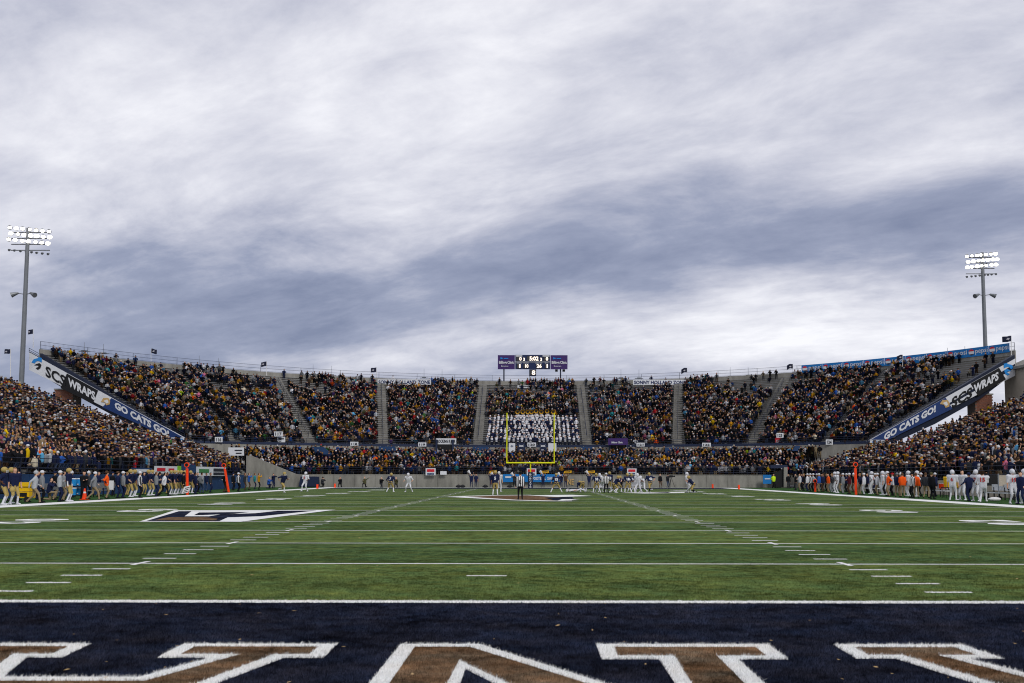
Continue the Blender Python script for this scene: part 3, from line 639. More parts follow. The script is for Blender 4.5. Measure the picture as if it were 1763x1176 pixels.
def lbanner(u0, u1, v0, v1, m, lb, texts=()):   # hung on the left railing
    d = lambda u: (LX-.45)*F/(CX-u)
    g = lambda u, v: at(u, v0+(v1-v0)*v, d(u))
    a, b, c = at(u0, v1, d(u0)), at(u1, v1, d(u1)), at(u0, v0, d(u0))
    top = (c-a).z; o = empty('railing_banner', a, lb, 'banner', 'banners on the left stand railing')
    MB().prism([a, b, b+Vector((0, 0, top)), a+Vector((0, 0, top))], (-.03, 0, 0)).part('panel', m, o)
    for tx, s0, s1, w0, w1, tm in texts:
        if tx == '-':
            q_ = a.lerp(b, s0)+Vector((.02, 0, top*w0)); e1 = (b-a)*(s1-s0); h_ = Vector((0, 0, top*(w1-w0)))
            MB().prism([q_, q_+e1, q_+e1+h_, q_+h_], (.015, 0, 0)).part('print_line', tm, o); continue
        text('lettering', tx, a.lerp(b, s0)+Vector((.03, 0, top*w0)), (b-a)*(s1-s0), (0, 0, top*(w1-w0)), tm, o, .03)
lbanner(266, 305, 803, 816, SIGNW, 'white railing banner with red lettering on the left stand', [('-', .1, .45, .3, .75, RED), ('-', .6, .85, .35, .7, RED)])
lbanner(305, 312, 803, 815, mat('lime', '#7ab82c', .6), 'narrow lime green railing banner on the left stand')
lbanner(312, 337, 800, 816, BLUEW, 'blue railing banner beside the lime one on the left stand')
lbanner(338, 389, 804, 820, SIGNW, 'long white sponsor banner on the left stand railing', [('-', .08, .4, .35, .75, mat('green_ink', '#3f7c4a')), ('-', .55, .95, .5, .85, INK), ('-', .55, .95, .1, .4, INK)])
lbanner(226, 262, 806, 816, BLUEW, 'dark blue railing banner left of the white ones', [('-', .2, .8, .3, .75, SIGNW)])
board(393, 771, 420, 785, 118, SIGNW, 'white notice board at the far end of the left stand', [('-', 404, 775, 417, 778, INK), ('-', 406, 780, 416, 783, INK)])
board(288, 754.5, 317, 764, 121.5, SIGNW, 'white plate under the low end of the left sign beam', [('-', 291, 756, 315, 758.5, SKYB), ('-', 293, 760, 312, 762.5, INK)])
board(1498, 757.5, 1527, 762, 121.5, SIGNW, 'white plate under the low end of the right sign beam', [('scs', 1502, 758.3, 1510, 761.3, SKYB), ('WRAPS', 1511, 758.3, 1524, 761.3, INK)])
# soft drink banner along the right rim
uu = [1380+i*(1739-1380)/10 for i in range(11)]
pb = empty('rim_banner', up_r(.8)+Vector((0, 0, 20.2*YD)), 'long blue drink banner along the right part of the rim fence', 'banner')
for i in range(10):
    t0, t1 = solve_t(up_r, uu[i]+.3, 20.5*YD), solve_t(up_r, uu[i+1]-.3, 20.5*YD)
    a, b = up_r(t0), up_r(t1); n_ = Vector((b.y-a.y, a.x-b.x, 0)).normalized(); z0, z1 = 20.0*YD, 21.35*YD
    n_ = n_ if n_.y < 0 else -n_
    a, b = a+n_*.12, b+n_*.12
    p = MB().prism([a+Vector((0, 0, z0)), b+Vector((0, 0, z0)), b+Vector((0, 0, z1)), a+Vector((0, 0, z1))], -n_*.04).part('banner_panel', PEPSI, pb)
    text('lettering', 'pepsi', a.lerp(b, .36)+n_*.03+Vector((0, 0, z0+.2)), (b-a)*.6, (0, 0, .85), SIGNW, p, .01)
    c = a.lerp(b, .17)+n_*.03+Vector((0, 0, (z0+z1)/2)); e1 = (b-a).normalized()
    for nm_, m_, aa, bb, off in (('disc_emblem', SIGNW, 0, 2*math.pi, 0), ('disc_red', RED, .12*math.pi, .88*math.pi, .02), ('disc_blue', DARKNAVY, 1.2*math.pi, 1.8*math.pi, .02)):
        MB().add([c+n_*off+(e1*math.cos(x)+Vector((0, 0, 1))*math.sin(x))*.42 for x in np.linspace(aa, bb, 17)], [tuple(range(17))]).part(nm_, m_, p)

# ------------------------------------------------------------------ rim poles, flags, light towers
RPOLES = ((145, 590, 612), (178, 593, 616), (343, 613, 637), (376, 617, 640), (539, 628, 652), (571, 630, 653), (730, 635, 657), (761, 636, 657), (1069, 636, 657), (1100, 636, 657), (1257, 632, 655), (1288, 632, 652), (1444, 622, 645), (1475, 619, 642), (1631, 598, 624), (1661, 595, 620))
for i, (u, v0, v1) in enumerate(RPOLES):
    p = up_r(solve_t(up_r, u, 20*YD)); d = (p.y-CAMY)/YD+.5; a, b = at(u, v1+4, d), at(u, v0, d); h = b.z-a.z
    o = empty('rim_mast', a, f'thin mast with crossarm on the grandstand rim, {ordinal(i+1)} from left', 'mast', 'thin masts along the rim')
    MB().tube(a, b, .045, .025, 6).part('pole', GALV, o); c = a.lerp(b, .38)
    MB().box(c+Vector((-.75, -.12, -.05)), c+Vector((.75, .12, .05))).part('crossarm', GALV, o)
    MB().box(c+Vector((-.35, -.2, .05)), c+Vector((.35, .2, .16))).part('bracket', GALV, o)
FLAGM = mat('flag_navy', '#1c2138', .8); FLAGW = mat('flag_print', '#a9a9b0', .8)
def flag(u, vt, vb, d, s, lb, w_=10, h_=7):
    o = empty('flag', at(u, vb, d), lb, 'flag', 'small flags on the rim')
    a, b = at(u, vb, d), at(u, vt, d); MB().tube(a, b, .05, .03, 6).part('pole', WHITE, o)
    W_, H_ = w_/F*d*YD, h_/F*d*YD; v = []; nx = 10
    for j in range(4):
        for i in range(nx+1):
            x = i/nx; v.append((b.x+s*W_*x*.92, b.y+.22*math.sin(x*7+u)*x, b.z-H_*j/3-.25*H_*x*x+.12*math.sin(x*6+u*3)*x*H_))
    f = [(j*(nx+1)+i, j*(nx+1)+i+1, (j+1)*(nx+1)+i+1, (j+1)*(nx+1)+i) for j in range(3) for i in range(nx)]
    cl = MB().add(v, f).part('cloth', FLAGM, o, True)
    c = b+Vector((s*W_*.5, -.25, -H_*.6)); MB().prism([c+Vector((x*W_, 0, z*H_)) for x, z in ((-.2, -.1), (0, .15), (.2, .1), (.1, -.2))], (0, .01, 0)).part('print', FLAGW, cl)
for u, vt, vb, d, s, lb in ((18, 602, 650, 121, -1, 'navy flag on a white pole at the far left edge'), (57, 568, 600, 126, -1, 'navy flag at the top of the left sign beam'), (260, 601, 628, 143, 1, 'navy flag on the rim above the left beam'), (459, 623, 648, 155, -1, 'small navy flag on the rim, left of the zone banner'),
        (648, 633, 655, 166, -1, 'grey blue flag at the left end of the left zone banner'), (1183, 633, 656, 166, -1, 'navy flag at the right end of the right zone banner'), (1365, 626, 650, 155, -1, 'small navy flag at the start of the blue rim banner'), (1554, 610, 640, 140, -1, 'navy flag over the blue rim banner'), (1741, 577, 615, 127, -1, 'navy flag at the top of the right sign beam')):
    flag(u, vt, vb, d, s, lb, 16 if u > 1700 else 11, 10 if u > 1700 else 8)
LAMP = mat('floodlight_lens', (1.0, .93, .80), .3, emit=7); TOWER = mat('tower_steel', '#74787c', .5, metal=.4, noise_s=.7, amt=.12)
def light_tower(u_b, v_b, u_t, v_t, d, x0, x1, y0, y1, lb, flip):
    base = at(u_b, v_b, d); base.z = 0; top = at(u_t, v_t-36, d); top.x = base.x
    o = empty('light_tower', base, lb, 'light tower', 'stadium light towers')
    MB().tube(base, Vector((base.x, base.y, top.z)), .36, .22, 14).part('pole', TOWER, o)
    c = at((x0+x1)/2, (y0+y1)/2, d); W_ = (x1-x0)/F*d*YD; H_ = (y1-y0)/F*d*YD
    for r in range(4): MB().box((c.x-W_/2, base.y+.3, c.z+H_*(.5-r/3)-.3), (c.x+W_/2, base.y+.42, c.z+H_*(.5-r/3)-.2)).part('lamp_bar', TOWER, o)
    aim = (Vector((0, 45, 0))-Vector((c.x, c.y, c.z))).normalized(); ux = Vector((-aim.y, aim.x, 0)).normalized()
    for r in range(4):
        for k in range(7 if r < 3 else 8):
            n_ = 6.0 if r < 3 else 7.0; q_ = Vector((c.x+W_*(k/n_-.5)+(.2 if r == 1 else 0)+random.uniform(-.06, .06), base.y-.1+random.uniform(-.1, .1), c.z+H_*(.5-r/3)-flip*W_*(k/n_-.5)*.1))
            fx = MB().tube(q_+Vector((0, .45, .1)), q_, .10, .30, 12).part('floodlight' if r < 3 else 'small_floodlight', TOWER, o) if r < 3 else MB().tube(q_+Vector((0, .3, -.45)), q_+Vector((0, 0, -.6)), .08, .16, 8).part('small_floodlight', TOWER, o)
            if r < 3: MB().sphere(q_+Vector((0, -.02, 0)), .27*random.uniform(.72, 1.05), 12, 6, (1.2, .35, .85)).part('lens', LAMP, fx)
    m = at(u_b, 508, d).z
    for s in (-1, 1):
        MB().tube((base.x, base.y, m), (base.x+s*.9, base.y-.2, m+.12), .05, k=6).part('arm', TOWER, o)
        h = MB().tube((base.x+s*.75, base.y-.2, m+.15), (base.x+s*1.5, base.y-.5, m-.2), .12, .34, 10).part('lamp_head', TOWER, o)
light_tower(37, 656, 45, 430, 119, 16, 84, 396, 428, 'tall steel light tower with glowing floodlights at left', 1)
light_tower(1697, 612, 1694, 470, 134, 1664, 1714, 438, 467, 'tall steel light tower with glowing floodlights at right', -1)
# beige building at the right edge
o = empty('stadium_building', at(1760, 700, 112), 'beige gabled building at the right edge of the view', 'building')
a = at(1757, 660, 126); a.y = R(0, 115).y; w_ = 9
MB().prism([(a.x, a.y, 0), (a.x, a.y, at(0, 608, 112).z), (a.x+w_/2, a.y, at(0, 582, 112).z), (a.x+w_, a.y, at(0, 608, 112).z), (a.x+w_, a.y, 0)], (0, 14, 0)).part('wall', BEIGE, o)
for s in (0, 1):
    e0 = Vector((a.x-.5 if s == 0 else a.x+w_+.5, a.y-.5, at(0, 611, 112).z)); e1 = Vector((a.x+w_/2, a.y-.5, at(0, 581, 112).z))
    MB().prism([e0, e1, e1+Vector((0, 0, .35)), e0+Vector((0, 0, .35))], (0, 15, 0)).part('roof', CONC, o)
for i in range(3):
    z0 = at(0, 655-i*14, 112).z
    wn = MB().box((a.x+.8, a.y-.06, z0), (a.x+2.4, a.y+.05, z0+.8)).part('window', GLASS, o)
    MB().box((a.x+.7, a.y-.1, z0-.1), (a.x+2.5, a.y-.02, z0)).part('sill', WHITE, wn)

# ------------------------------------------------------------------ goal post
GD = 119.5
g = empty('goal_post', at(913, 838, GD), 'yellow goal post with navy pad in front of the far stand', 'goal post')
zb = at(0, 797, GD).z; xl, xr = at(874.5, 0, GD).x, at(953, 0, GD).x; y = R(0, GD).y; xm = (xl+xr)/2
MB().tube((xm, y+.1, 0), (xm, y+.1, zb), .085, k=12).part('upright_base', YEL, g)
MB().tube((xl-.09, y, zb), (xr+.09, y, zb), .10, k=12).part('crossbar', YEL, g)
for x in (xl, xr): MB().tube((x, y, zb), (x, y, at(0, 711, GD).z), .075, k=10).part('upright', YEL, g)
pd = MB().tube((xm, y+.1, 0), (xm, y+.1, at(0, 813, GD).z), .30, k=16).part('post_pad', PADN, g)
zt = at(0, 814, GD).z
for i, ch in enumerate('BOBCATS'): text('pad_lettering', ch, (xm-.13, y-.24, zt-.05-(i+1)*.26), (.26, 0, 0), (0, 0, .21), SIGNW, pd, .03)
pyl = MB().box((-.09, -.09, 0), (.09, .09, .46)).me('pylon', ORANGE)
for u, d, lb in ((548, 111, 'left goal line'), (578, 121.5, 'left back corner'), (1226, 121.5, 'right back corner'), (1271, 111, 'right goal line')):
    o = link('pylon', MB().prism([(-.1, -.1, 0), (.1, -.1, 0), (.1, .1, 0), (-.1, .1, 0)], (0, 0, .5)).me('pylon', ORANGE), None, gd(u, d)); tag(o, f'orange pylon at the {lb} of the far end zone', 'pylon', 'orange end zone pylons')

# ------------------------------------------------------------------ people: posed bodies
PM = {k: pmat(k+'_cloth' if k not in ('skin', 'hair') else k, 'c_'+k) for k in ('skin', 'hair', 'top', 'sleeve', 'trousers', 'sock', 'shoe', 'hat')}
SLOTS = ['skin', 'hair', 'top', 'sleeve', 'trousers', 'sock', 'shoe']
STRIPE = bpy.data.materials.new('striped_shirt'); STRIPE.use_nodes = True
_t = STRIPE.node_tree; _b = _t.nodes['Principled BSDF']; _c = _t.nodes.new('ShaderNodeTexCoord'); _s = _t.nodes.new('ShaderNodeSeparateXYZ'); _t.links.new(_c.outputs['Object'], _s.inputs[0])
_m1 = _t.nodes.new('ShaderNodeMath'); _m1.operation = 'MULTIPLY'; _m1.inputs[1].default_value = 2*math.pi/.135; _t.links.new(_s.outputs[0], _m1.inputs[0])
_m2 = _t.nodes.new('ShaderNodeMath'); _m2.operation = 'COSINE'; _t.links.new(_m1.outputs[0], _m2.inputs[0])
_m3 = _t.nodes.new('ShaderNodeMath'); _m3.operation = 'GREATER_THAN'; _m3.inputs[1].default_value = 0; _t.links.new(_m2.outputs[0], _m3.inputs[0])
_mx = _t.nodes.new('ShaderNodeMix'); _mx.data_type = 'RGBA'; _mx.inputs['A'].default_value = (.72, .72, .72, 1); _mx.inputs['B'].default_value = (.012, .012, .014, 1)
_t.links.new(_m3.outputs[0], _mx.inputs['Factor']); _t.links.new(_mx.outputs['Result'], _b.inputs['Base Color'])
def ik(a, b, l1, l2, pole):
    d = b-a; L_ = min(max(d.length, .05), (l1+l2)*.998); dn = d.normalized(); x = (l1*l1-l2*l2+L_*L_)/(2*L_); h = math.sqrt(max(0, l1*l1-x*x))
    p = Vector(pole); p = (p-dn*p.dot(dn)).normalized(); return a+dn*x+p*h, a+dn*L_
def build_body(name, hip=.93, lean=0, ank=((-.12, 0, .08), (.12, 0, .08)), hands=((-.28, -.05, .85), (.28, -.05, .85)), style='c', hipy=0, nod=0, toes=1, rot=None, kpole=(0, -1, .1), tris=900):
    """front is -Y; returns (mesh, head centre)"""
    V3 = Vector; th = math.radians(lean); up = V3((0, -math.sin(th), math.cos(th))); fw = V3((0, -math.cos(th), -math.sin(th)))
    H = V3((0, hipy, hip)); C = H+up*.46; NK = H+up*.56; tn_ = math.radians(lean*.5-nod); hu = V3((0, -math.sin(tn_), math.cos(tn_))); HD = NK+hu*.15
    big = style == 'p'; segs = []
    add = lambda a, b, ra, rb, s: segs.append((V3(a), V3(b), ra, rb, s))
    tr = 1.12 if style == 'c' else 1.0
    for s in (-1, 1):
        add(H+V3((s*.07, 0, 0)), C+V3((s*.10, 0, -.08)), .125*tr, .13*tr, 'top'); add(H+V3((s*.07, 0, -.04)), H+V3((s*.08, 0, .03)), .12, .12, 'trousers')
        sh = C+V3((s*(.23 if big else .185), 0, 0))+up*(.03 if big else 0); add(C+V3((0, 0, 0)), sh, .12, .115 if big else .085, 'top')
        hd = V3(hands[0 if s < 0 else 1]); el, wr = ik(sh, hd, .29, .26, (s*.5, .7, -.5))
        add(sh, el, .075 if style == 'c' else .07, .056, 'top'); add(el, wr, .054 if style == 'c' else .046, .036, 'sleeve'); dd = (wr-el).normalized(); add(wr, wr+dd*.09, .042, .036, 'skin')
        add(wr+dd*.02, wr+dd*.06+fw*.05, .022, .018, 'skin')
        hp = H+V3((s*.095, 0, -.03)); an = V3(ank[0 if s < 0 else 1]); kn, an = ik(hp, an, .44, .43, kpole)
        add(hp, kn, .098 if style == 'c' else .105, .068, 'trousers'); add(kn, an, .066 if style == 'c' else .06, .046, 'sock')
        f = V3((s*.04, -.19*toes, -.035)) if toes else V3((s*.02, -.05, -.15)); add(an+V3((0, .05, -.03)), an+f, .048, .04, 'shoe')
    add(C, NK, .075, .06, 'top'); add(NK, HD, .058, .06, 'skin'); add(HD, HD+hu*.07, .098, .09, 'skin'); add(HD+hu*-.045+V3((0, -.03, 0)), HD+hu*-.04+V3((0, -.05, 0)), .06, .05, 'skin')
    add(HD+hu*.02+V3((0, -.1, 0)), HD+hu*.0+V3((0, -.118, 0)), .018, .016, 'skin')
    mb = MB()
    for a, b, ra, rb, s in segs:
        if (b-a).length > 1e-4: mb.tube(a, b, ra, rb, 8)
        mb.sphere(a, ra, 8, 6); mb.sphere(b, rb, 8, 6)
    o = bpy.data.objects.new('tmp', mb.me('tmp', [])); COL.objects.link(o)
    m = o.modifiers.new('r', 'REMESH'); m.mode = 'VOXEL'; m.voxel_size = .028
    m = o.modifiers.new('s', 'SMOOTH'); m.iterations = 2; m.factor = .4
    bpy.context.view_layer.update(); ev = o.evaluated_get(bpy.context.evaluated_depsgraph_get()); nf = len(ev.data.polygons)
    m = o.modifiers.new('d', 'DECIMATE'); m.ratio = min(1, tris/(nf*2.0)); bpy.context.view_layer.update()
    me = bpy.data.meshes.new_from_object(o.evaluated_get(bpy.context.evaluated_depsgraph_get())); bpy.data.objects.remove(o)
    me.name = name; me.materials.clear()
    for k in SLOTS: me.materials.append(PM[k])
    A = np.array([s[0] for s in segs]); B = np.array([s[1] for s in segs]); Ra = np.array([(s[2]+s[3])/2 for s in segs])
    Cn = np.array([p.center for p in me.polygons]); AB = B-A; t = np.clip(((Cn[:, None]-A)*AB).sum(2)/np.maximum((AB*AB).sum(1), 1e-6), 0, 1)
    D = np.linalg.norm(Cn[:, None]-(A+t[..., None]*AB), axis=2)/Ra; idx = np.array([SLOTS.index(s[4]) for s in segs])[D.argmin(1)]
    hv = Cn-np.array(HD); hh = hv@np.array(hu); fwv = hv@np.array(V3((0, -math.cos(tn_), -math.sin(tn_))))
    idx[(idx == 0) & (np.linalg.norm(hv, axis=1) < .22) & ((hh > .085) | ((fwv < -.0) & (hh > -.06)))] = 1
    me.polygons.foreach_set('material_index', idx.astype(np.int32)); me.polygons.foreach_set('use_smooth', np.ones(len(me.polygons), bool)); me.update()
    return me, HD+hu*.03, tn_
hd = lambda x, y, z: ((-x, y, z), (x, y, z))
B_ = {}
B_['stand'] = build_body('person_standing', hands=hd(.27, -.06, .84))
B_['fold'] = build_body('person_folded', hands=((.06, -.24, 1.22), (-.06, -.26, 1.18)))
B_['hips'] = build_body('person_hips', hands=hd(.2, .02, 1.02), ank=hd(.17, 0, .08))
B_['clap'] = build_body('person_clapping', hands=hd(.03, -.36, 1.35))
B_['face'] = build_body('person_shooting', hands=((-.08, -.26, 1.52), (.08, -.26, 1.52)))
B_['walk'] = build_body('person_walking', ank=((-.1, -.33, .08), (.1, .34, .13)), hands=((-.26, .2, .92), (.26, -.24, .96)), lean=6, hip=.89)
B_['point'] = build_body('person_arm_out', ank=((-.13, -.2, .08), (.13, .22, .1)), hands=((-.62, -.25, 1.1), (.5, -.1, .98)), hip=.9)
B_['pstand'] = build_body('player_standing', style='p', hands=hd(.31, -.06, .84), ank=hd(.17, 0, .08))
B_['phips'] = build_body('player_hands_on_hips', style='p', hands=hd(.2, 0, 1.04), ank=hd(.18, 0, .08))
B_['pset'] = build_body('player_ready', style='p', hip=.82, lean=22, ank=hd(.3, .05, .08), hands=((-.36, -.3, .95), (.36, -.3, .95)))
B_['pwide'] = build_body('player_wide', style='p', hip=.80, lean=18, ank=((-.46, .05, .08), (.48, .1, .08)), hands=((-.3, -.2, .9), (.42, -.22, .8)))
B_['pline'] = build_body('player_lineman', style='p', hip=.72, lean=42, ank=((-.26, -.06, .08), (.28, .22, .1)), hands=((-.25, -.62, 1.05), (.25, -.6, 1.0)))
B_['pbent'] = build_body('player_bent', style='p', hip=.82, lean=98, ank=hd(.2, .05, .08), hands=((-.2, -.62, .45), (.2, -.6, .42)))
B_['prun'] = build_body('player_running', style='p', hip=.86, lean=18, ank=((-.1, -.3, .1), (.1, .5, .34)), hands=((-.3, .1, 1.05), (.3, -.38, 1.15)))
B_['pcarry'] = build_body('player_carry', style='p', hip=.88, lean=-4, ank=((-.13, -.3, .1), (.14, .18, .08)), hands=((-.12, -.3, 1.12), (.34, -.22, 1.0)))
B_['kneel'] = build_body('person_kneeling', hip=.52, ank=((-.14, -.30, .08), (.14, .40, .10)), hands=((-.08, -.28, 1.05), (.1, -.28, 1.05)), lean=8)
B_['kneelup'] = build_body('person_kneeling_pointing', hip=.55, ank=((-.14, -.30, .08), (.14, .40, .10)), hands=((-.1, -.25, .9), (.75, -.1, 1.35)), lean=4)
B_['sit'] = build_body('person_sitting', hip=.55, hipy=.12, ank=hd(.13, -.34, .09), hands=hd(.14, -.26, .66), lean=6)
B_['cheer'] = build_body('person_megaphone', hands=((-.2, -.26, 1.5), (.05, -.32, 1.55)), ank=hd(.14, 0, .08))
B_['signup'] = build_body('person_raised', hands=((-.3, -.1, 1.85), (.3, -.1, 1.85)), ank=hd(.14, 0, .08))
B_['band'] = build_body('person_band', hands=((-.12, -.3, 1.38), (.12, -.32, 1.32)), tris=420)
REF = {}
def ref_mesh(k):
    if k not in REF:
        m = B_[k][0].copy(); m.materials[2] = STRIPE; m.materials[3] = STRIPE; REF[k] = m
    return REF[k]
# headwear (origin at head centre, front -Y)
mb = MB(); mb.sphere((0, .01, .015), .136, 14, 9, (.92, 1.08, 1.0)); HELM = mb.me('helmet', PM['hat'], True)
mb = MB()
for z in (-.03, -.075, -.115): 
    for i in range(6):
        a0, a1 = math.radians(-150+i*20), math.radians(-130+i*20); r = .165 if z > -.1 else .15
        mb.tube((r*.85*math.cos(a0), r*1.08*math.sin(a0), z), (r*.85*math.cos(a1), r*1.08*math.sin(a1), z), .009, k=4)
FMASK = mb.me('face_mask', WHITE)
mb = MB(); mb.sphere((0, .005, .035), .118, 10, 7, (.92, 1.0, .85)); mb.prism([(-.07, -.08, .04), (.07, -.08, .04), (.06, -.19, .025), (-.06, -.19, .025)], (0, 0, .014)); CAP = mb.me('cap', PM['hat'], True)
mb = MB(); mb.sphere((0, .01, .045), .122, 10, 7, (.95, 1.0, .95)); mb.sphere((0, .01, .175), .03, 6, 4); BEAN = mb.me('beanie', PM['hat'], True)
mb = MB(); mb.tube((0, 0, .02), (0, 0, .2), .11, .12, 10); mb.prism([(-.08, -.08, .03), (.08, -.08, .03), (.06, -.17, .01), (-.06, -.17, .01)], (0, 0, .012)); mb.tube((0, 0, .18), (0, 0, .32), .03, .012, 6); SHAKO = mb.me('shako_hat', PM['hat'])
HATS = {'helmet': HELM, 'cap': CAP, 'beanie': BEAN, 'shako': SHAKO}
NUMS = {}
def num_mesh(n, m):
    if (n, m.name) not in NUMS:
        v, f = glyphs(n, .05); w_ = .26 if len(n) > 1 else .14
        NUMS[(n, m.name)] = mesh('jersey_number', [((.5-a)*-w_*-1, 0, b*.24) for a, b in v], f, m)
    return NUMS[(n, m.name)]
CLR = {'navy': '#1c2340', 'black': '#17181c', 'charcoal': '#33353a', 'grey': '#7d8084', 'light grey': '#a9adb2', 'white': '#cdced3', 'khaki': '#8c7b60', 'brown': '#4d3a2c', 'gold': '#a8935a', 'mustard': '#b5811c', 'yellow': '#dcb514', 'orange': '#e8571a', 'blue': '#2a55a0', 'sky blue': '#5aa0c8', 'teal': '#2a7f86', 'red': '#a32228', 'maroon': '#541d26', 'green': '#3d6b3a', 'olive': '#4a4a32', 'jeans': '#38455c', 'pink': '#c06a86', 'purple': '#4a3570', 'cream': '#c9bfa8', 'lime': '#c4e62a'}
LC = {k: lin(v)[:3] for k, v in CLR.items()}
SKINS = [lin(x)[:3] for x in ('#c79a80', '#b98a70', '#d3a88e', '#8a5f48', '#5e4030')]; HAIRS = [lin(x)[:3] for x in ('#2a1e17', '#17120f', '#5b4330', '#8a6c48')]
def person(pose, loc, yaw, label, top, trousers, sleeve=None, sock=None, shoe='black', hat=None, hatc='white', group=None, num=None, numc=None, referee=False, skin=None, cat='person', scale=1.0, tilt=None, name='person', hands_skin=True):
    me, hc, tn_ = B_[pose]
    o = link(name, ref_mesh(pose) if referee else me, None, loc); o.rotation_euler = (0, 0, math.radians(yaw)) if tilt is None else tilt; o.scale = (scale,)*3
    sk = skin if skin is not None else random.choice(SKINS[:3])
    for k, v in (('skin', sk), ('hair', random.choice(HAIRS)), ('top', LC[top]), ('sleeve', LC.get(sleeve, sk) if sleeve else LC[top]), ('trousers', LC[trousers]), ('sock', LC[sock] if sock else LC[trousers]), ('shoe', LC[shoe])): o['c_'+k] = tuple(v)
    if sleeve == 'bare': o['c_sleeve'] = tuple(sk)
    tag(o, label, cat, group)
    if hat:
        h = bpy.data.objects.new(hat, HATS[hat]); COL.objects.link(h); h.parent = o; h.location = hc; h.rotation_euler = (tn_, 0, 0); h['c_hat'] = LC[hatc]
        if hat == 'helmet':
            f = bpy.data.objects.new('face_mask', FMASK); COL.objects.link(f); f.parent = h
    if num:
        n = bpy.data.objects.new('jersey_number', num_mesh(num, numc or SIGNW)); COL.objects.link(n); n.parent = o; lean = 0
        n.location = (0, .165 if pose != 'pset' else .06, 1.12 if pose in ('pstand', 'phips', 'pcarry') else 1.02)
        if pose in ('pset', 'pwide', 'prun', 'pline'):
            a = math.radians({'pset': 22, 'pwide': 18, 'prun': 18, 'pline': 42}[pose]); hp = {'pset': .82, 'pwide': .8, 'prun': .86, 'pline': .72}[pose]
            n.rotation_euler = (a, 0, 0); n.location = (0, -math.sin(a)*.17+math.cos(a)*.165, hp+math.cos(a)*.17+math.sin(a)*.165)
        if pose in ('pstand', 'phips', 'pcarry'):
            n = bpy.data.objects.new('jersey_number', num_mesh(num, numc or SIGNW)); COL.objects.link(n); n.parent = o; n.location = (0, -.175, 1.12); n.rotation_euler = (0, 0, math.pi)
    return o
def home(pose, loc, yaw, label, num=None, **k):
    return person(pose, loc, yaw, label, 'navy', 'gold', k.pop('sleeve', 'bare'), k.pop('sock', 'white'), k.pop('shoe', 'white'), k.pop('hat', 'helmet'), 'gold', k.pop('group', 'players in navy and gold'), num, SIGNW, skin=random.choice(SKINS), scale=k.pop('scale', 1.07), **k)
REDINK = mat('away_red', '#a33636', .7)
def away(pose, loc, yaw, label, num=None, **k):
    return person(pose, loc, yaw, label, 'white', 'white', k.pop('sleeve', 'bare'), k.pop('sock', 'white'), 'white', k.pop('hat', 'helmet'), 'white', k.pop('group', 'players in white'), num, REDINK, skin=random.choice(SKINS), scale=k.pop('scale', 1.07), **k)
# ---- on the field
home('prun', gd(488, 83), 60, 'home player in dark jersey running near the left sideline marker')
away('pcarry', gd(527, 90), -20, 'lone white uniformed player near the left far pylon', '8')
home('pset', gd(673, 88), 170, 'home player in navy crouching left of midfield, facing a white player', '7', sock='white')
away('pset', gd(705, 88), -10, 'white uniformed player squatting opposite the navy player at left')
home('pstand', gd(853, 75), 180, 'home player number 5 standing with back to camera left of the referee', '5')
away('pstand', gd(859.5, 90), 160, 'white uniformed player half hidden behind home player number 5', '24')
person('stand', gd(896, 60.5), 182, 'striped referee with black trousers standing at midfield, back to camera', 'white', 'black', hat='cap', hatc='black', referee=True, group='officials in stripes', num='R', numc=BLACK)
home('pwide', gd(958, 87), 185, 'home player with legs spread wide right of the goal post pad', '15', sock='white')
home('pbent', gd(1003, 88), 200, 'home player bent over beside a player lying on the turf')
o = away('pstand', gd(1003, 87)+Vector((0, 0, .16)), 0, 'white uniformed player lying flat on the turf'); o.rotation_euler = (math.radians(-90), 0, math.radians(80)); o.location = gd(1010, 87)+Vector((0, 0, .17))
home('pset', gd(1027, 86), 185, 'home player number 33 crouching left of the umpire in stripes', '33')
away('pline', gd(1036, 89), -10, 'white uniformed lineman partly hidden behind the umpire in stripes')
person('hips', gd(1043.5, 84), 180, 'umpire in white stripes and cap with hands on hips', 'white', 'black', hat='cap', hatc='white', referee=True, group='officials in stripes')
home('pline', gd(1056, 86), 110, 'home lineman leaning right beside the umpire', '2')
home('pset', gd(1081, 86), 190, 'home player crouching at the left edge of the right scrum', '18')
away('pline', gd(1090, 88), 20, 'white uniformed lineman in the middle of the right scrum')
away('pset', gd(1099, 87), -30, 'tall white uniformed player with arms out in the right scrum', '72')
home('prun', gd(1119, 86), 200, 'home player number 42 running right of the scrum', '42', sock='black')
away('pcarry', gd(1183, 87), 60, 'white uniformed player blocked by a home player near the right wall')
home('pline', gd(1194, 86), 250, 'home player blocking a white player near the right wall', '4', sock='black')
away('pset', gd(1031, 90), 10, 'white uniformed player between number 33 and the umpire')
home('pline', gd(1064, 90), 150, 'home lineman behind the leaning lineman right of the umpire', '55')
home('pset', gd(1086.5, 89), 170, 'home player half hidden in the right scrum', '71')
away('pline', gd(1107, 90), -40, 'white uniformed player at the right edge of the right scrum')
home('pstand', gd(1049, 92), 190, 'home player standing behind the umpire in stripes', '68')
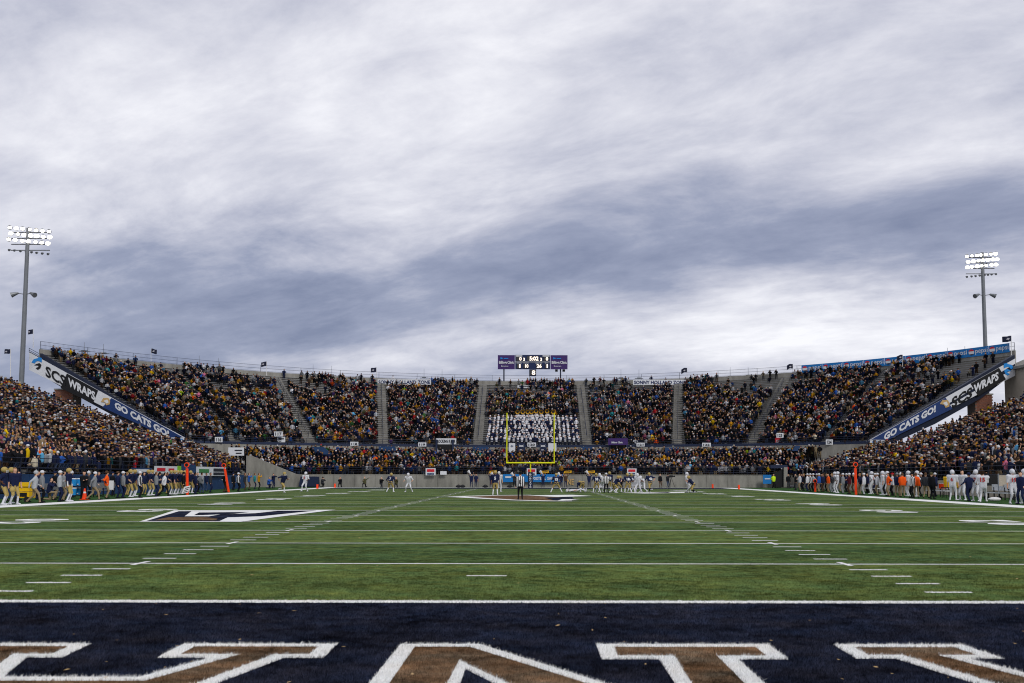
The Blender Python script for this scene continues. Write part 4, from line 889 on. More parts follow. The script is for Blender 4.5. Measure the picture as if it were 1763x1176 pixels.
# ---- behind the far end line
for u, d, ps, yw, top, tr, lb in ((464, 112, 'kneel', 70, 'blue', 'navy', 'crouching photographer in blue beside the wing wall'), (472, 113, 'face', 60, 'navy', 'navy', 'standing photographer in navy before the wing wall'),
        (556, 123, 'kneel', 60, 'charcoal', 'black', 'crouching photographer behind the left far pylon'), (587, 124, 'kneel', 0, 'black', 'black', 'seated photographer in black by the far wall at left'), (629, 123, 'kneelup', -10, 'olive', 'black', 'kneeling person with one arm raised by the far wall'),
        (657, 122, 'kneel', 30, 'black', 'charcoal', 'crouching photographer just left of the navy player'), (683, 122, 'kneel', 0, 'olive', 'black', 'crouching photographer just right of the navy player'), (1069, 122, 'kneel', 0, 'black', 'black', 'crouching photographer in black between the two scrums'),
        (1136, 123, 'stand', 20, 'black', 'brown', 'person in black standing left of the tripod camera'), (1149, 123, 'face', 20, 'charcoal', 'jeans', 'cameraman in dark coat behind a tripod camera by the wall'), (1356, 118, 'stand', 0, 'black', 'charcoal', 'person in black jacket standing right of the corner tunnel')):
    person(ps, gd(u, d), yw, lb, top, tr, hat='cap' if u in (556, 1149) else None, hatc='black')
o = person('hips', gd(1331, 121), 10, 'security guard in lime yellow jacket by the corner tunnel', 'lime', 'black')
tp = empty('tripod_camera', gd(1155, 122.3), 'tripod with video camera beside the far wall at right', 'camera'); b0 = gd(1155, 122.3)
for a in range(3): MB().tube(b0+Vector((.5*math.cos(a*2.1), .5*math.sin(a*2.1), 0)), b0+Vector((0, 0, 1.35)), .025, k=5).part('leg', BLACK, tp)
MB().box(b0+Vector((-.32, -.1, 1.35)), b0+Vector((.2, .1, 1.6))).part('camera_body', BLACK, tp); MB().tube(b0+Vector((.2, 0, 1.48)), b0+Vector((.5, 0, 1.48)), .08, .1, 10).part('lens', BLACK, tp)
# cheerleaders with megaphones and yellow signs
MEGA = MB().tube((0, 0, 0), (-.34, 0, .42), .05, .21, 12).me('megaphone', WHITE)
SIGNY = mat('cheer_sign', '#d9a400', .6)
for i, (u, ps, top, kind) in enumerate(((812, 'signup', 'navy', 'm'), (820, 'stand', 'navy', ''), (846, 'signup', 'navy', 's'), (851.5, 'cheer', 'navy', 'm'), (886, 'cheer', 'charcoal', 'm'), (935, 'signup', 'navy', 'ms'), (966, 'cheer', 'navy', 'm'), (974, 'signup', 'brown', 's'), (1014, 'signup', 'navy', 'ms'))):
    lbp = {812: 'left of all the megaphones', 820: 'beside the leftmost megaphone', 846: 'behind home player number 5', 851.5: 'behind home player number 5, at right', 886: 'just left of the referee', 935: 'right of the goal post pad', 966: 'behind the wide stance player', 974: 'beside the gold wall letters', 1014: 'behind the bent over player'}[u]
    loc = gd(u, 123); person(ps, loc, 0, f'cheer squad member in {top}, {lbp}', top, 'navy' if u != 886 else 'black', group='cheer squad along the far wall', sleeve='bare')
    if 'm' in kind: tag(link('megaphone', MEGA, None, loc+Vector((-.08, -.3, 1.5 if ps == 'cheer' else 1.75))), 'white cone megaphone '+lbp, 'megaphone', 'white megaphones')
    if 's' in kind:
        q_ = loc+Vector((.25, -.2, 1.85)); so_ = empty('cheer_sign', q_, 'yellow hand held sign '+lbp, 'sign', 'yellow cheer signs')
        MB().prism([q_+Vector((-.5, 0, .0)), q_+Vector((.48, 0, .05)), q_+Vector((.5, 0, .36)), q_+Vector((-.42, 0, .30))], (0, .03, 0)).part('card', SIGNY, so_)
        MB().prism([q_+Vector((-.32, -.02, .12)), q_+Vector((.34, -.02, .15)), q_+Vector((.34, -.02, .26)), q_+Vector((-.3, -.02, .22))], (0, .012, 0)).part('print_line', INK, so_)
bagm = mat('bag_black', '#141519', .8)
for u, lb in ((790, 'left of the leftmost megaphone'), (797, 'second bag left of the megaphones'), (836, 'left of home player number 5'), (878, 'left of the goal post pad')):
    p = gd(u, 122.5); m_ = MB(); m_.sphere(p+Vector((0, 0, .16)), .2, 10, 6, (1.9, 1, .85)); o = empty('gear_bag', p, 'dark gear bag on the turf by the far wall, '+lb, 'bag', 'gear bags by the far wall'); m_.part('bag_body', bagm, o, True)
    h = MB(); h.tube(p+Vector((-.2, 0, .3)), p+Vector((0, 0, .42)), .02, k=5); h.tube(p+Vector((0, 0, .42)), p+Vector((.2, 0, .3)), .02, k=5); h.part('handle', bagm, o)
# ---- left sideline (u, lateral yards, pose, yaw, ...)
def LS(u, X, pose, yaw, label, *a, **k): return person(pose, gu(u, -X), yaw, label, *a, **k)
home('phips', gu(10, -29.6), 110, 'leftmost home player on the left sideline, gold helmet on'); home('pstand', gu(22, -30.6), 120, 'helmeted home player second from left on the left sideline'); home('pstand', gu(28, -29.4), 60, 'bareheaded home player holding his helmet near the left edge', hat=None)
hl = link('loose_helmet', HELM, None, gu(27.5, -29.0)+Vector((.1, -.3, .78))); hl['c_hat'] = LC['gold']; tag(hl, 'gold helmet held low by the bareheaded home player', 'helmet')
LS(62, 29.8, 'walk', 110, 'person in grey hooded sweatshirt and khaki trousers by the yellow cart', 'light grey', 'khaki', hat='beanie', hatc='light grey')
LS(75, 30.2, 'stand', 120, 'coach in grey shirt and white cap beside the hooded person', 'grey', 'black', hat='cap', hatc='white')
LS(88, 32.5, 'kneel', 100, 'kneeling staff member in navy and khaki right of the yellow cart', 'navy', 'khaki')
LS(106, 30.0, 'fold', 110, 'coach in light grey pullover, navy trousers and white cap', 'light grey', 'navy', hat='cap', hatc='white')
LS(112, 31.0, 'stand', 130, 'staff member in khaki behind the light grey coach', 'grey', 'khaki')
home('pstand', gu(121, -29.5), 100, 'home player with white sleeves between coach and blue coolers', sleeve='white')
LS(147, 31.6, 'fold', 40, 'person in black with folded arms right of the blue coolers', 'black', 'black')
LS(164, 30.0, 'walk', 120, 'coach in grey and khaki with white cap striding along the sideline', 'grey', 'khaki', hat='cap', hatc='white')
LS(186, 30.8, 'hips', 120, 'staff member in orange vest and khaki on the left sideline', 'orange', 'khaki', sleeve='navy', hat='beanie', hatc='brown')
LS(205, 30.8, 'stand', 110, 'staff member in navy jacket holding white papers', 'navy', 'navy', hat='cap', hatc='brown'); LS(214, 30.5, 'stand', 130, 'coach in grey and white cap beside the navy jacket', 'grey', 'navy', hat='cap', hatc='white')
home('phips', gu(227, -30.6), 110, 'home player left of the striped line judge'); home('pstand', gu(234, -31.6), 130, 'home player behind the striped line judge at his left')
LS(243, 29.2, 'stand', 120, 'striped line judge on the left sideline', 'white', 'black', hat='cap', hatc='white', referee=True, group='officials in stripes')
home('pstand', gu(258, -31.4), 120, 'home player right of the striped line judge'); home('phips', gu(264, -31.8), 110, 'home player left of the grey sweater coach')
LS(271, 30.0, 'fold', 120, 'coach in grey sweater and navy trousers on the left sideline', 'grey', 'navy')
LS(284, 30.0, 'walk', 130, 'coach in white sweater and black trousers on the left sideline', 'white', 'black')
for i, (u, X) in enumerate(((297, 31.6), (303, 31.2), (308, 32.0), (314, 31.4), (320, 32.2), (330, 32.2))): home('pstand' if i % 2 else 'phips', gu(u, -X), 90+i*13, f'home player in the cluster at the first orange marker, {ordinal(i+1)} from left')
LS(318, 30.6, 'stand', 100, 'chain crew member in black holding the first orange marker', 'black', 'black', hat='cap', hatc='black')
LS(338, 30.4, 'stand', 130, 'staff member in navy right of the first orange marker', 'navy', 'navy'); LS(349, 31.0, 'hips', 150, 'man in grey hooded top and jeans before the blue wall', 'grey', 'jeans')
LS(364, 31.6, 'stand', 100, 'man in black jacket and jeans before the blue wall', 'charcoal', 'navy'); LS(389, 31.0, 'hips', 140, 'chain crew member in white and black vest beside the second marker', 'black', 'brown', sleeve='white')
LS(412, 30.6, 'stand', 130, 'striped official right of the second orange marker', 'white', 'black', referee=True, hat='cap', hatc='white', group='officials in stripes')
for u, X, t_, r_c, ps, lb in ((423, 32.5, 'charcoal', 'brown', 'face', 'photographer in charcoal right of the striped official'), (430, 33.5, 'blue', 'brown', 'face', 'photographer in blue right of the striped official'), (440, 34, 'teal', 'navy', 'stand', 'person in teal near the wing wall'), (447, 32.6, 'mustard', 'black', 'face', 'photographer with mustard hood and black bag')): LS(u, X, ps, 110, lb, t_, r_c)
# ---- right sideline
def RS(u, X, pose, yaw, label, *a, **k): return person(pose, gu(u, X), yaw, label, *a, **k)
r_list = [(1369, 31, 'stand', 'black', 'charcoal', 'black jacket', 0), (1376, 30.5, 'fold', 'white', 'khaki', 'white shirt and khaki', 0), (1383, 30.5, 'stand', 'black', 'black', 'all black', 0), (1389, 30, 'stand', 'white', 'navy', 'white top and navy trousers', 1), (1399, 30, 'hips', 'light grey', 'black', 'light grey top and black trousers', 1), (1409, 30, 'stand', 'blue', 'khaki', 'blue top and khaki', 1),
    (1416, 30.8, 'stand', 'navy', 'brown', 'navy top and brown trousers', 0), (1425, 30.4, 'stand', 'orange', 'khaki', 'orange vest and khaki', 0), (1431, 30.2, 'hips', 'charcoal', 'grey', 'charcoal top and grey trousers', 0), (1450, 29.8, 'stand', 'grey', 'grey', 'plain grey', 1), (1461, 29.4, 'fold', 'maroon', 'brown', 'maroon top and brown trousers', 1), (1479, 29.4, 'hips', 'navy', 'khaki', 'navy top and khaki', 0), (1486, 29.6, 'stand', 'white', 'light grey', 'white top and pale trousers', 1)]
for u, X, ps, t_, r_c, ds, cp_ in r_list: RS(u, X, ps, -110+random.uniform(-40, 30), f'{"capped " if cp_ else ""}visiting staff member in {ds} at the right sideline', t_, r_c, hat='cap' if cp_ else None, hatc='white')
RS(1394, 29.6, 'stand', -110, 'striped official at the far end of the right sideline', 'white', 'black', referee=True, hat='cap', hatc='white', group='officials in stripes')
for i, (u, X, n_) in enumerate(((1436, 30.6, None), (1441, 29.4, '8'), (1499, 31.4, '2'), (1518, 30.2, None), (1526, 31.5, None), (1562, 30.8, '77'), (1577, 31, None))): away('pstand' if i % 2 else 'phips', gu(u, X), -100-15*(i % 3), f'visiting player in white standing among staff on the right sideline, {ordinal(i+1)} from left', n_)
RS(1509, 30, 'stand', -120, 'visiting staff member in white and khaki left of the first orange vest', 'white', 'khaki', hat='cap', hatc='white')
RS(1528, 29.5, 'hips', -100, 'staff member in orange vest on the right sideline, leftmost of three', 'orange', 'khaki', sleeve='navy', group='orange vests'); RS(1552, 29.6, 'stand', 170, 'staff member in orange vest on the right sideline, middle of three', 'orange', 'khaki', sleeve='navy', group='orange vests'); RS(1575, 29.6, 'stand', 150, 'staff member in orange vest on the right sideline, rightmost of three', 'orange', 'khaki', group='orange vests')
RS(1535, 30.6, 'stand', -90, 'visiting staff member in white shirt and black trousers between orange vests', 'white', 'black', hat='cap', hatc='red'); RS(1543, 29.4, 'fold', 160, 'coach in navy jacket and khaki between orange vests', 'navy', 'khaki', hat='cap', hatc='grey')
RS(1569, 28.9, 'stand', -80, 'striped official beside the rightmost orange vest', 'white', 'black', referee=True, hat='cap', hatc='black', group='officials in stripes')
RS(1592, 30, 'hips', 140, 'coach in charcoal and khaki right of the orange vests', 'charcoal', 'khaki'); RS(1602, 29.2, 'stand', 120, 'person in long black coat right of the khaki coach', 'black', 'black', hat='cap', hatc='olive')
away('pstand', gu(1638, 28.9), 140, 'visiting player in white, back turned, beside the yellow jug', '6', sleeve='bare'); away('phips', gu(1655, 29.6), -60, 'bareheaded visiting player left of the navy coach', hat=None)
RS(1666, 28.6, 'point', 190, 'coach all in navy with arm stretched out on the right sideline', 'navy', 'navy', hat='cap', hatc='navy'); away('phips', gu(1678, 29.2), -60, 'visiting player in white right of the navy coach', '12'); away('pcarry', gu(1690, 28.8), 150, 'bareheaded visiting player with red stripes walking away', '15', hat=None)
away('pstand', gu(1741, 28.9), 0, 'visiting player in white facing the camera near the right edge', '19'); RS(1755, 28.8, 'hips', -60, 'person in navy at the right edge of the sideline', 'navy', 'navy'); away('pstand', gu(1761, 29.4), -60, 'visiting player in white cut by the right edge')
bk = 0
for u, X, t_, tr_, ps in ((4, 33.5, 'charcoal', 'black', 'sit'), (34, 34.5, 'navy', 'khaki', 'stand'), (68, 34.2, 'navy', 'navy', 'fold'), (97, 34.8, 'black', 'khaki', 'stand'), (126, 35, 'navy', 'navy', 'hips'), (155, 34.4, 'charcoal', 'black', 'stand'), (172, 34.6, 'navy', 'khaki', 'fold'), (196, 35, 'black', 'navy', 'stand'), (221, 34, 'navy', 'gold', 'stand'), (250, 33.8, 'navy', 'gold', 'hips'), (277, 34, 'navy', 'gold', 'stand'), (290, 33.6, 'navy', 'gold', 'fold'), (333, 34.4, 'black', 'khaki', 'stand'), (342, 33.4, 'charcoal', 'black', 'fold'), (357, 34.6, 'navy', 'jeans', 'stand'), (403, 34, 'black', 'black', 'stand')):
    bk += 1; LS(u, X, ps, random.uniform(70, 160), f'staff member in {t_} standing back by the left wall, {ordinal(bk)} from left', t_, tr_, hat=random.choice((None, 'cap', 'beanie')), hatc=random.choice(('white', 'navy', 'black')), group='staff standing back by the left wall')
bk = 0
for u, X, t_, tr_, ps in ((1380, 33, 'navy', 'black', 'stand'), (1392, 33.5, 'black', 'khaki', 'stand'), (1405, 33, 'charcoal', 'navy', 'hips'), (1414, 33.6, 'navy', 'navy', 'stand'), (1422, 33, 'black', 'black', 'fold'), (1433, 33.4, 'maroon', 'black', 'stand'), (1446, 33, 'charcoal', 'khaki', 'stand'), (1456, 32.6, 'navy', 'black', 'fold'), (1468, 32.8, 'black', 'brown', 'stand'), (1492, 33, 'navy', 'black', 'stand'), (1505, 33, 'charcoal', 'navy', 'stand'), (1522, 32.6, 'black', 'black', 'hips'), (1549, 32.4, 'navy', 'black', 'stand'), (1584, 32, 'charcoal', 'black', 'stand'), (1608, 33, 'navy', 'navy', 'stand')):
    bk += 1; RS(u, X, ps, random.uniform(-160, -70), f'staff member in {t_} standing back on the right sideline, {ordinal(bk)} from left', t_, tr_, hat=random.choice((None, 'cap', 'beanie')), hatc=random.choice(('white', 'navy', 'black')), group='staff standing back on the right sideline')
# ---- sideline gear
def marker(u, X, vt, lb, lean=0):
    p = gu(u, X); d = abs(X*F/(u-CX)); zt_ = at(u, vt, d).z; o = empty('down_marker', p, lb, 'marker', 'orange down markers'); q_ = p+Vector((lean, 0, zt_))
    MB().tube(p, q_, .035, k=6).part('staff', ORANGE, o); e1 = Vector((.095, 0, 0)); MB().prism([p.lerp(q_, .0)-e1, p.lerp(q_, .0)+e1, p.lerp(q_, .84)+e1, p.lerp(q_, .84)-e1], (0, .06, 0)).part('pad', ORANGE, o)
    c = q_-Vector((0, .05, .1)); pts = [c+Vector((.2*math.cos(a), 0, .2*math.sin(a))) for a in np.linspace(0, 2*math.pi, 17)[:-1]]; b = MB().prism(pts, (0, .08, 0)).part('disc', ORANGE, o)
    MB().prism([c+Vector((.13*math.cos(a), -.02, .13*math.sin(a))) for a in np.linspace(0, 2*math.pi, 13)[:-1]], (0, .015, 0)).part('disc_hole', BLACK, b)
marker(325, -30.0, 799, 'orange down marker pole before the home players', -.1); marker(396, -30.4, 800, 'orange down marker pole leaning beside the striped official', -.5); marker(1472, 29.0, 797, 'orange down marker pole on the right sideline'); marker(1402, 29.8, 826, 'short orange marker pole near the corner tunnel')
p = gu(323, -29.4); o = empty('down_box', p, 'white and black striped box hanging on the first orange marker', 'sign'); MB().prism([p+Vector((-.35, 0, .1)), p+Vector((.1, 0, .2)), p+Vector((.3, 0, .75)), p+Vector((-.15, 0, .65))], (0, .08, 0)).part('panel', WHITE, o)
for i in range(3): MB().prism([p+Vector((-.22+.06*i, -.02, .2+.15*i)), p+Vector((.1+.06*i, -.02, .27+.15*i)), p+Vector((.13+.06*i, -.02, .33+.15*i)), p+Vector((-.19+.06*i, -.02, .26+.15*i))], (0, .015, 0)).part('bar', BLACK, o)
p = gu(47, -31.6); o = empty('yellow_cart', p, 'yellow equipment cart with black wheels by the left wall', 'cart')
MB().box(p+Vector((-.42, -.3, .62)), p+Vector((.38, .3, 1.12))).part('tank', YPL, o); MB().box(p+Vector((-.22, -.34, .25)), p+Vector((.42, .3, .60))).part('body', YPL, o); MB().box(p+Vector((-.08, -.37, .32)), p+Vector((.3, -.34, .54))).part('grille', BLACK, o)
for dx in (-.25, .32): MB().tube(p+Vector((dx, -.42, .16)), p+Vector((dx, -.3, .16)), .16, k=14).part('wheel', RUB_SHADE, o)
MB().tube(p+Vector((-.42, 0, .8)), p+Vector((-.85, 0, 1.0)), .03, k=6).part('handle', BLACK, o)
MB().box(p+Vector((-.44, -.32, .84)), p+Vector((.40, .32, .88))).part('strap', BLACK, o)
for i, (u, z0, lb) in enumerate(((130, 0.25, 'lower left'), (139.5, .25, 'lower right'), (130, .85, 'upper left'), (139.5, .85, 'upper right'))):
    p = gu(u, -32.5)+Vector((0, 0, z0)); o = empty('drink_cooler', p, f'blue drink cooler on the sideline rack, {lb} of four', 'cooler', 'blue drink coolers'); MB().tube(p, p+Vector((0, 0, .42)), .15, .17, 14).part('tub', BPL, o); MB().tube(p+Vector((0, 0, .42)), p+Vector((0, 0, .48)), .18, .17, 14).part('lid', WHITE, o); MB().box(p+Vector((-.03, -.22, .06)), p+Vector((.03, -.15, .12))).part('tap', WHITE, o)
p = gu(134.7, -32.5); o = empty('cooler_rack', p, 'dark rack under the blue drink coolers', 'rack')
for z0 in (.2, .8): MB().box(p+Vector((-.42, -.25, z0)), p+Vector((.42, .25, z0+.04))).part('shelf', BLACK, o)
for dx in (-.4, .4):
    for dy in (-.22, .22): MB().tube(p+Vector((dx, dy, 0)), p+Vector((dx, dy, 1.4)), .02, k=6).part('leg', BLACK, o)
p = gu(149, -31); o = empty('traffic_cone', p, 'orange and white traffic cone by the blue coolers', 'cone'); MB().box(p+Vector((-.2, -.2, 0)), p+Vector((.2, .2, .04))).part('base', ORANGE, o); MB().tube(p+Vector((0, 0, .04)), p+Vector((0, 0, .7)), .15, .04, 14).part('body', ORANGE, o); MB().tube(p+Vector((0, 0, .3)), p+Vector((0, 0, .5)), .105, .075, 14).part('band', WHITE, o)
p = gu(193, -33); o = empty('paper_board', p, 'white easel board behind the orange vest at left', 'board'); MB().box(p+Vector((-.2, 0, .5)), p+Vector((.2, .05, 1.15))).part('panel', WHITE, o)
for dx in (-.25, .25): MB().tube(p+Vector((dx, .1, 0)), p+Vector((dx, .04, .6)), .025, k=5).part('leg', BLACK, o)
def bench(u, X, L_, lb, m, logo=None):
    p = gu(u, X); o = empty('team_bench', p, lb, 'bench', 'sideline benches')
    MB().box(p+Vector((-.2, -L_/2, .42)), p+Vector((.2, L_/2, .48))).part('seat', m, o); MB().box(p+Vector((.2, -L_/2, .6)), p+Vector((.26, L_/2, 1.0))).part('backrest', m, o)
    for dy in (-.42, 0, .42):
        for dx in (-.17, .2): MB().box(p+Vector((dx-.03, dy*L_-.03, 0)), p+Vector((dx+.03, dy*L_+.03, .42 if dx < 0 else .8))).part('leg', BLACK, o)
    if logo:
        q_ = p+Vector((.16, -L_*.3, .62)); e1 = Vector((0, L_*.35, 0)); MB().prism([q_, q_+e1, q_+e1+Vector((0, 0, .34)), q_+Vector((0, 0, .34))], (.03, 0, 0)).part('backrest_print', ORANGE, o)
for u, lb in ((1497, 'white bench on the right sideline behind the leftmost orange vest'), (1612, 'white bench with orange print on the right sideline'), (1722, 'white bench near the right edge behind the folded carts')): bench(u, 33, 3.2, lb, SIGNW, u == 1612)
bench(92, -34, 3.2, 'long bench by the left wall behind the kneeling staff member', ALU); bench(176, -34, 3.2, 'long bench by the left wall behind the striding coach', ALU)
for u, lb in ((1630, 'yellow drink jug left of the back turned visiting player'), (1652, 'yellow drink jug behind the navy coach'), (1747, 'yellow drink jug near the right edge')):
    p = gu(u, 32.2); o = empty('drink_jug', p, lb, 'jug', 'yellow drink jugs'); MB().tube(p+Vector((0, 0, .75)), p+Vector((0, 0, 1.4)), .27, .30, 14).part('tub', YPL, o); MB().tube(p+Vector((0, 0, 1.4)), p+Vector((0, 0, 1.5)), .32, .29, 14).part('lid', YPL, o); MB().box(p+Vector((-.35, -.35, .68)), p+Vector((.35, .35, .75))).part('stand_top', BLACK, o)
    for dx in (-.3, .3):
        for dy in (-.3, .3): MB().tube(p+Vector((dx, dy, 0)), p+Vector((dx, dy, .68)), .025, k=5).part('leg', BLACK, o)
for u, lb in ((1702, 'left'), (1727, 'right')):
    p = gu(u, 33.4); o = empty('folding_cart', p, f'dark folding equipment cart on the right sideline, {lb} one', 'cart', 'folding carts')
    for dx in (-.5, .5): MB().tube(p+Vector((dx, -.2, 0)), p+Vector((dx, -.2, 1.7)), .035, k=6).part('upright', GALV, o)
    MB().box(p+Vector((-.5, -.25, .4)), p+Vector((.5, .3, .5))).part('tray', BLACK, o); MB().box(p+Vector((-.5, -.2, .9)), p+Vector((.5, -.12, 1.6))).part('screen', BEIGE if lb == 'right' else BLACK, o)
    for dx in (-.45, .45): MB().tube(p+Vector((dx, -.3, .12)), p+Vector((dx, -.2, .12)), .12, k=10).part('wheel', RUB_SHADE, o)
p = gu(1709, 31); tag(MB().sphere(p+Vector((0, 0, .12)), .16, 10, 6, (2.6, 1.2, .8)).part('towel', WHITE), 'crumpled white towel on the turf by the right sideline', 'towel')
o = empty('equipment_case', gd(537, 124), 'dark navy panel cart behind the lone white player', 'case'); p = gd(537, 124); MB().prism([p+Vector((-1.6, 0, .1)), p+Vector((1.0, 0, .1)), p+Vector((.9, 0, 1.4)), p+Vector((-1.4, 0, 1.4))], (0, .6, 0)).part('body', PADN, o); MB().box(p+Vector((-1.5, .05, 0)), p+Vector((.9, .55, .1))).part('base', BLACK, o)

# ------------------------------------------------------------------ marching band
def sousaphone(loc, lb):
    o = empty('sousaphone', loc, lb, 'sousaphone', 'brass sousaphones')
    v = []; k = 20; prof = [(.05, .4), (.08, .25), (.14, .1), (.24, .0), (.34, -.06)]
    for r, yy in prof:
        for i in range(k): a = 2*math.pi*i/k; v.append(loc+Vector((r*math.cos(a), yy, 1.95+r*math.sin(a))))
    MB().add(v, [(j*k+i, j*k+(i+1) % k, (j+1)*k+(i+1) % k, (j+1)*k+i) for j in range(4) for i in range(k)]).part('bell', GOLD, o, True)
    MB().add([loc+Vector((.19*math.cos(2*math.pi*i/k), .02, 1.95+.19*math.sin(2*math.pi*i/k))) for i in range(k)], [tuple(range(k))]).part('bell_throat_shade', RUB_SHADE, o)  # dark disc painted in as the shade inside the bell
    m_ = MB(); pts = [loc+Vector((.38*math.cos(a), .15+.1*math.sin(a), 1.15+.42*math.sin(a))) for a in np.linspace(-2.4, 1.9, 14)]
    for a, b in zip(pts, pts[1:]): m_.tube(a, b, .05, k=6)
    m_.tube(pts[-1], loc+Vector((0, .4, 1.95)), .05, .05, 6); m_.part('coil', WHITE, o)
BAND = []; BT = []
for tier in range(6):
    i = 2*tier; r = (i+.5)/NR; z = ZF+(ZR-ZF)*i/(NR-1); n_ = 21 if tier % 2 else 22
    for k in range(n_):
        u = 836+(999-836)*(k+.5)/n_; u = 917+(u-917)*(1-.012*tier)
        t0 = solve_t(lambda t: up_f(t).lerp(up_r(t), r), u, z); p = up_f(t0).lerp(up_r(t0), r); p.z = z; p.x += random.uniform(-.06, .06); BT.append((t0, i))
        BAND.append((p.x, p.y+random.uniform(-.15, .15), p.z, random.gauss(0, .3)))
for k, u in enumerate((891, 900, 908.5, 915, 923, 932, 942, 952.5)):
    i = 12; r = (i+.5)/NR; z = ZF+(ZR-ZF)*i/(NR-1); t0 = solve_t(lambda t: up_f(t).lerp(up_r(t), r), u, z); p = up_f(t0).lerp(up_r(t0), r); p.z = z+(.12 if k in (4, 6) else 0)-.35
    sousaphone(p, f'brass sousaphone bell above the band, {ordinal(k+1)} from left'); person('band', p+Vector((0, .25, .0)), 0, f'sousaphone player behind the band, {ordinal(k+1)} from left', 'white', 'navy', hat='shako', hatc='white', group='sousaphone players')

# ------------------------------------------------------------------ crowd
def fig(sit, arm, k):
    v, f, reg = [], [], []
    def loft(rings, rg, cap=True):
        b = len(v); n = len(rings[0])
        for r in rings: v.extend(r)
        for j in range(len(rings)-1):
            for i in range(n):
                a0, a1, b0_, b1 = b+j*n+i, b+j*n+(i+1) % n, b+(j+1)*n+i, b+(j+1)*n+(i+1) % n
                f.append((a0, a1, b1)); f.append((a0, b1, b0_)); reg.extend([rg, rg])
        if cap:
            e = b+(len(rings)-1)*n
            for i in range(1, n-1): f.append((e, e+i, e+i+1)); reg.append(rg)
    def ring(c, rx, ry, n=k): return [(c[0]+rx*math.cos(2*math.pi*(i+.5)/n), c[1]+ry*math.sin(2*math.pi*(i+.5)/n), c[2]) for i in range(n)]
    def limb(a, b, ra, rb, rg, n=4):
        a, b = Vector(a), Vector(b); d = (b-a).normalized(); u = d.orthogonal().normalized(); w_ = d.cross(u)
        loft([[tuple(c+(u*math.cos(2*math.pi*i/n)+w_*math.sin(2*math.pi*i/n))*r) for i in range(n)] for c, r in ((a, ra), (b, rb))], rg)
    hz, y0 = (.5, .14) if sit else (.9, .05)
    loft([ring((0, y0, hz-.06), .2, .15), ring((0, y0, hz+.2), .19, .14), ring((0, y0-.01, hz+.42), .24, .15), ring((0, y0, hz+.52), .17, .11), ring((0, y0-.01, hz+.57), .07, .07)], 0)
    h = hz+.55
    loft([ring((0, y0-.03, h), .07, .08), ring((0, y0-.035, h+.08), .095, .11), ring((0, y0-.03, h+.15), .1, .115)], 2, False)
    loft([ring((0, y0-.02, h+.14), .112, .125), ring((0, y0-.01, h+.22), .1, .11), ring((0, y0, h+.27), .045, .05)], 3)
    for s in (-1, 1):
        if sit: limb((s*.1, y0, .5), (s*.13, -.32, .52), .1, .075, 1); limb((s*.13, -.32, .52), (s*.13, -.28, .02), .075, .06, 1)
        else: limb((s*.1, y0, .9), (s*.12, .04, .02), .11, .065, 1)
        S_ = (s*.24, y0, hz+.42)
        if arm == 0: E, H_ = (s*.3, y0-.02, hz+.15), (s*.2, y0-.2, hz+.02)
        elif arm == 1: E, H_ = (s*.3, y0-.08, hz+.16), (s*-.05, y0-.22, hz+.22)
        else: E, H_ = (s*.3, y0-.18, hz+.24), (s*.05, y0-.3, hz+.5)
        limb(S_, E, .075, .06, 4); limb(E, H_, .06, .05, 4)
        if arm == 2: limb(H_, (H_[0], H_[1]-.02, H_[2]+.1), .05, .04, 2)
    return np.array(v), np.array(f), np.array(reg)
FIG = {(s, a, k): fig(s, a, k) for s in (0, 1) for a in (0, 1, 2) for k in (4, 6)}
TOPW = [('navy', 21), ('black', 24), ('charcoal', 15), ('grey', 7), ('light grey', 3.5), ('white', 6), ('mustard', 4.5), ('yellow', 1.2), ('brown', 5), ('khaki', 2), ('blue', 4), ('sky blue', 1.2), ('teal', 1.4), ('red', 1.2), ('maroon', 2.2), ('olive', 4), ('orange', .5), ('pink', .7), ('green', .7), ('purple', .8), ('cream', 1.0), ('lime', .15)]
TN = [a for a, b in TOPW]; TWt = np.array([b for a, b in TOPW]); TWt = TWt/TWt.sum()
TRN = ['jeans', 'black', 'navy', 'charcoal', 'khaki', 'brown']; HTN = ['white', 'grey', 'navy', 'black', 'mustard', 'brown', 'cream', 'red']; HTW = np.array([.11, .07, .16, .28, .04, .27, .05, .02]); HTW = HTW/HTW.sum()
seats = []      # (x,y,z,yaw,sit,stand tag,row,dist)
def seat(p, z, yaw, sit, st, row, hue=None): seats.append((p.x, p.y, z, yaw, sit, st, row))
BS = 0.5
def fill_ruled(ff, fr, zf, zr, n, st, occ, pstand, gap):
    for i in range(n):
        z = zf+(zr-zf)*i/(n-1); r = (i+.5)/n; ts = np.linspace(-.985, .985, 240); P_ = [ff(t).lerp(fr(t), r) for t in ts]
        cum = [0]
        for a, b in zip(P_, P_[1:]): cum.append(cum[-1]+(b-a).length)
        m_ = int(cum[-1]/BS); pos = np.interp((np.arange(m_)+.5)*BS+RNG.uniform(-.09, .09, m_), cum, ts)
        for t in pos:
            if gap(t, i, r) or random.random() > occ(t, i, r): continue
            a, b = ff(t), fr(t); p = a.lerp(b, r+random.uniform(-.1, .1)/n); dv = a-b; yaw = math.atan2(dv.x, -dv.y)*.8+random.gauss(0, .15)
            pv = proj((p.x, p.y, z+1)); 
            if -140 < pv[0] < 1903: seat(p, z, yaw, random.random() > pstand(i), st, i)
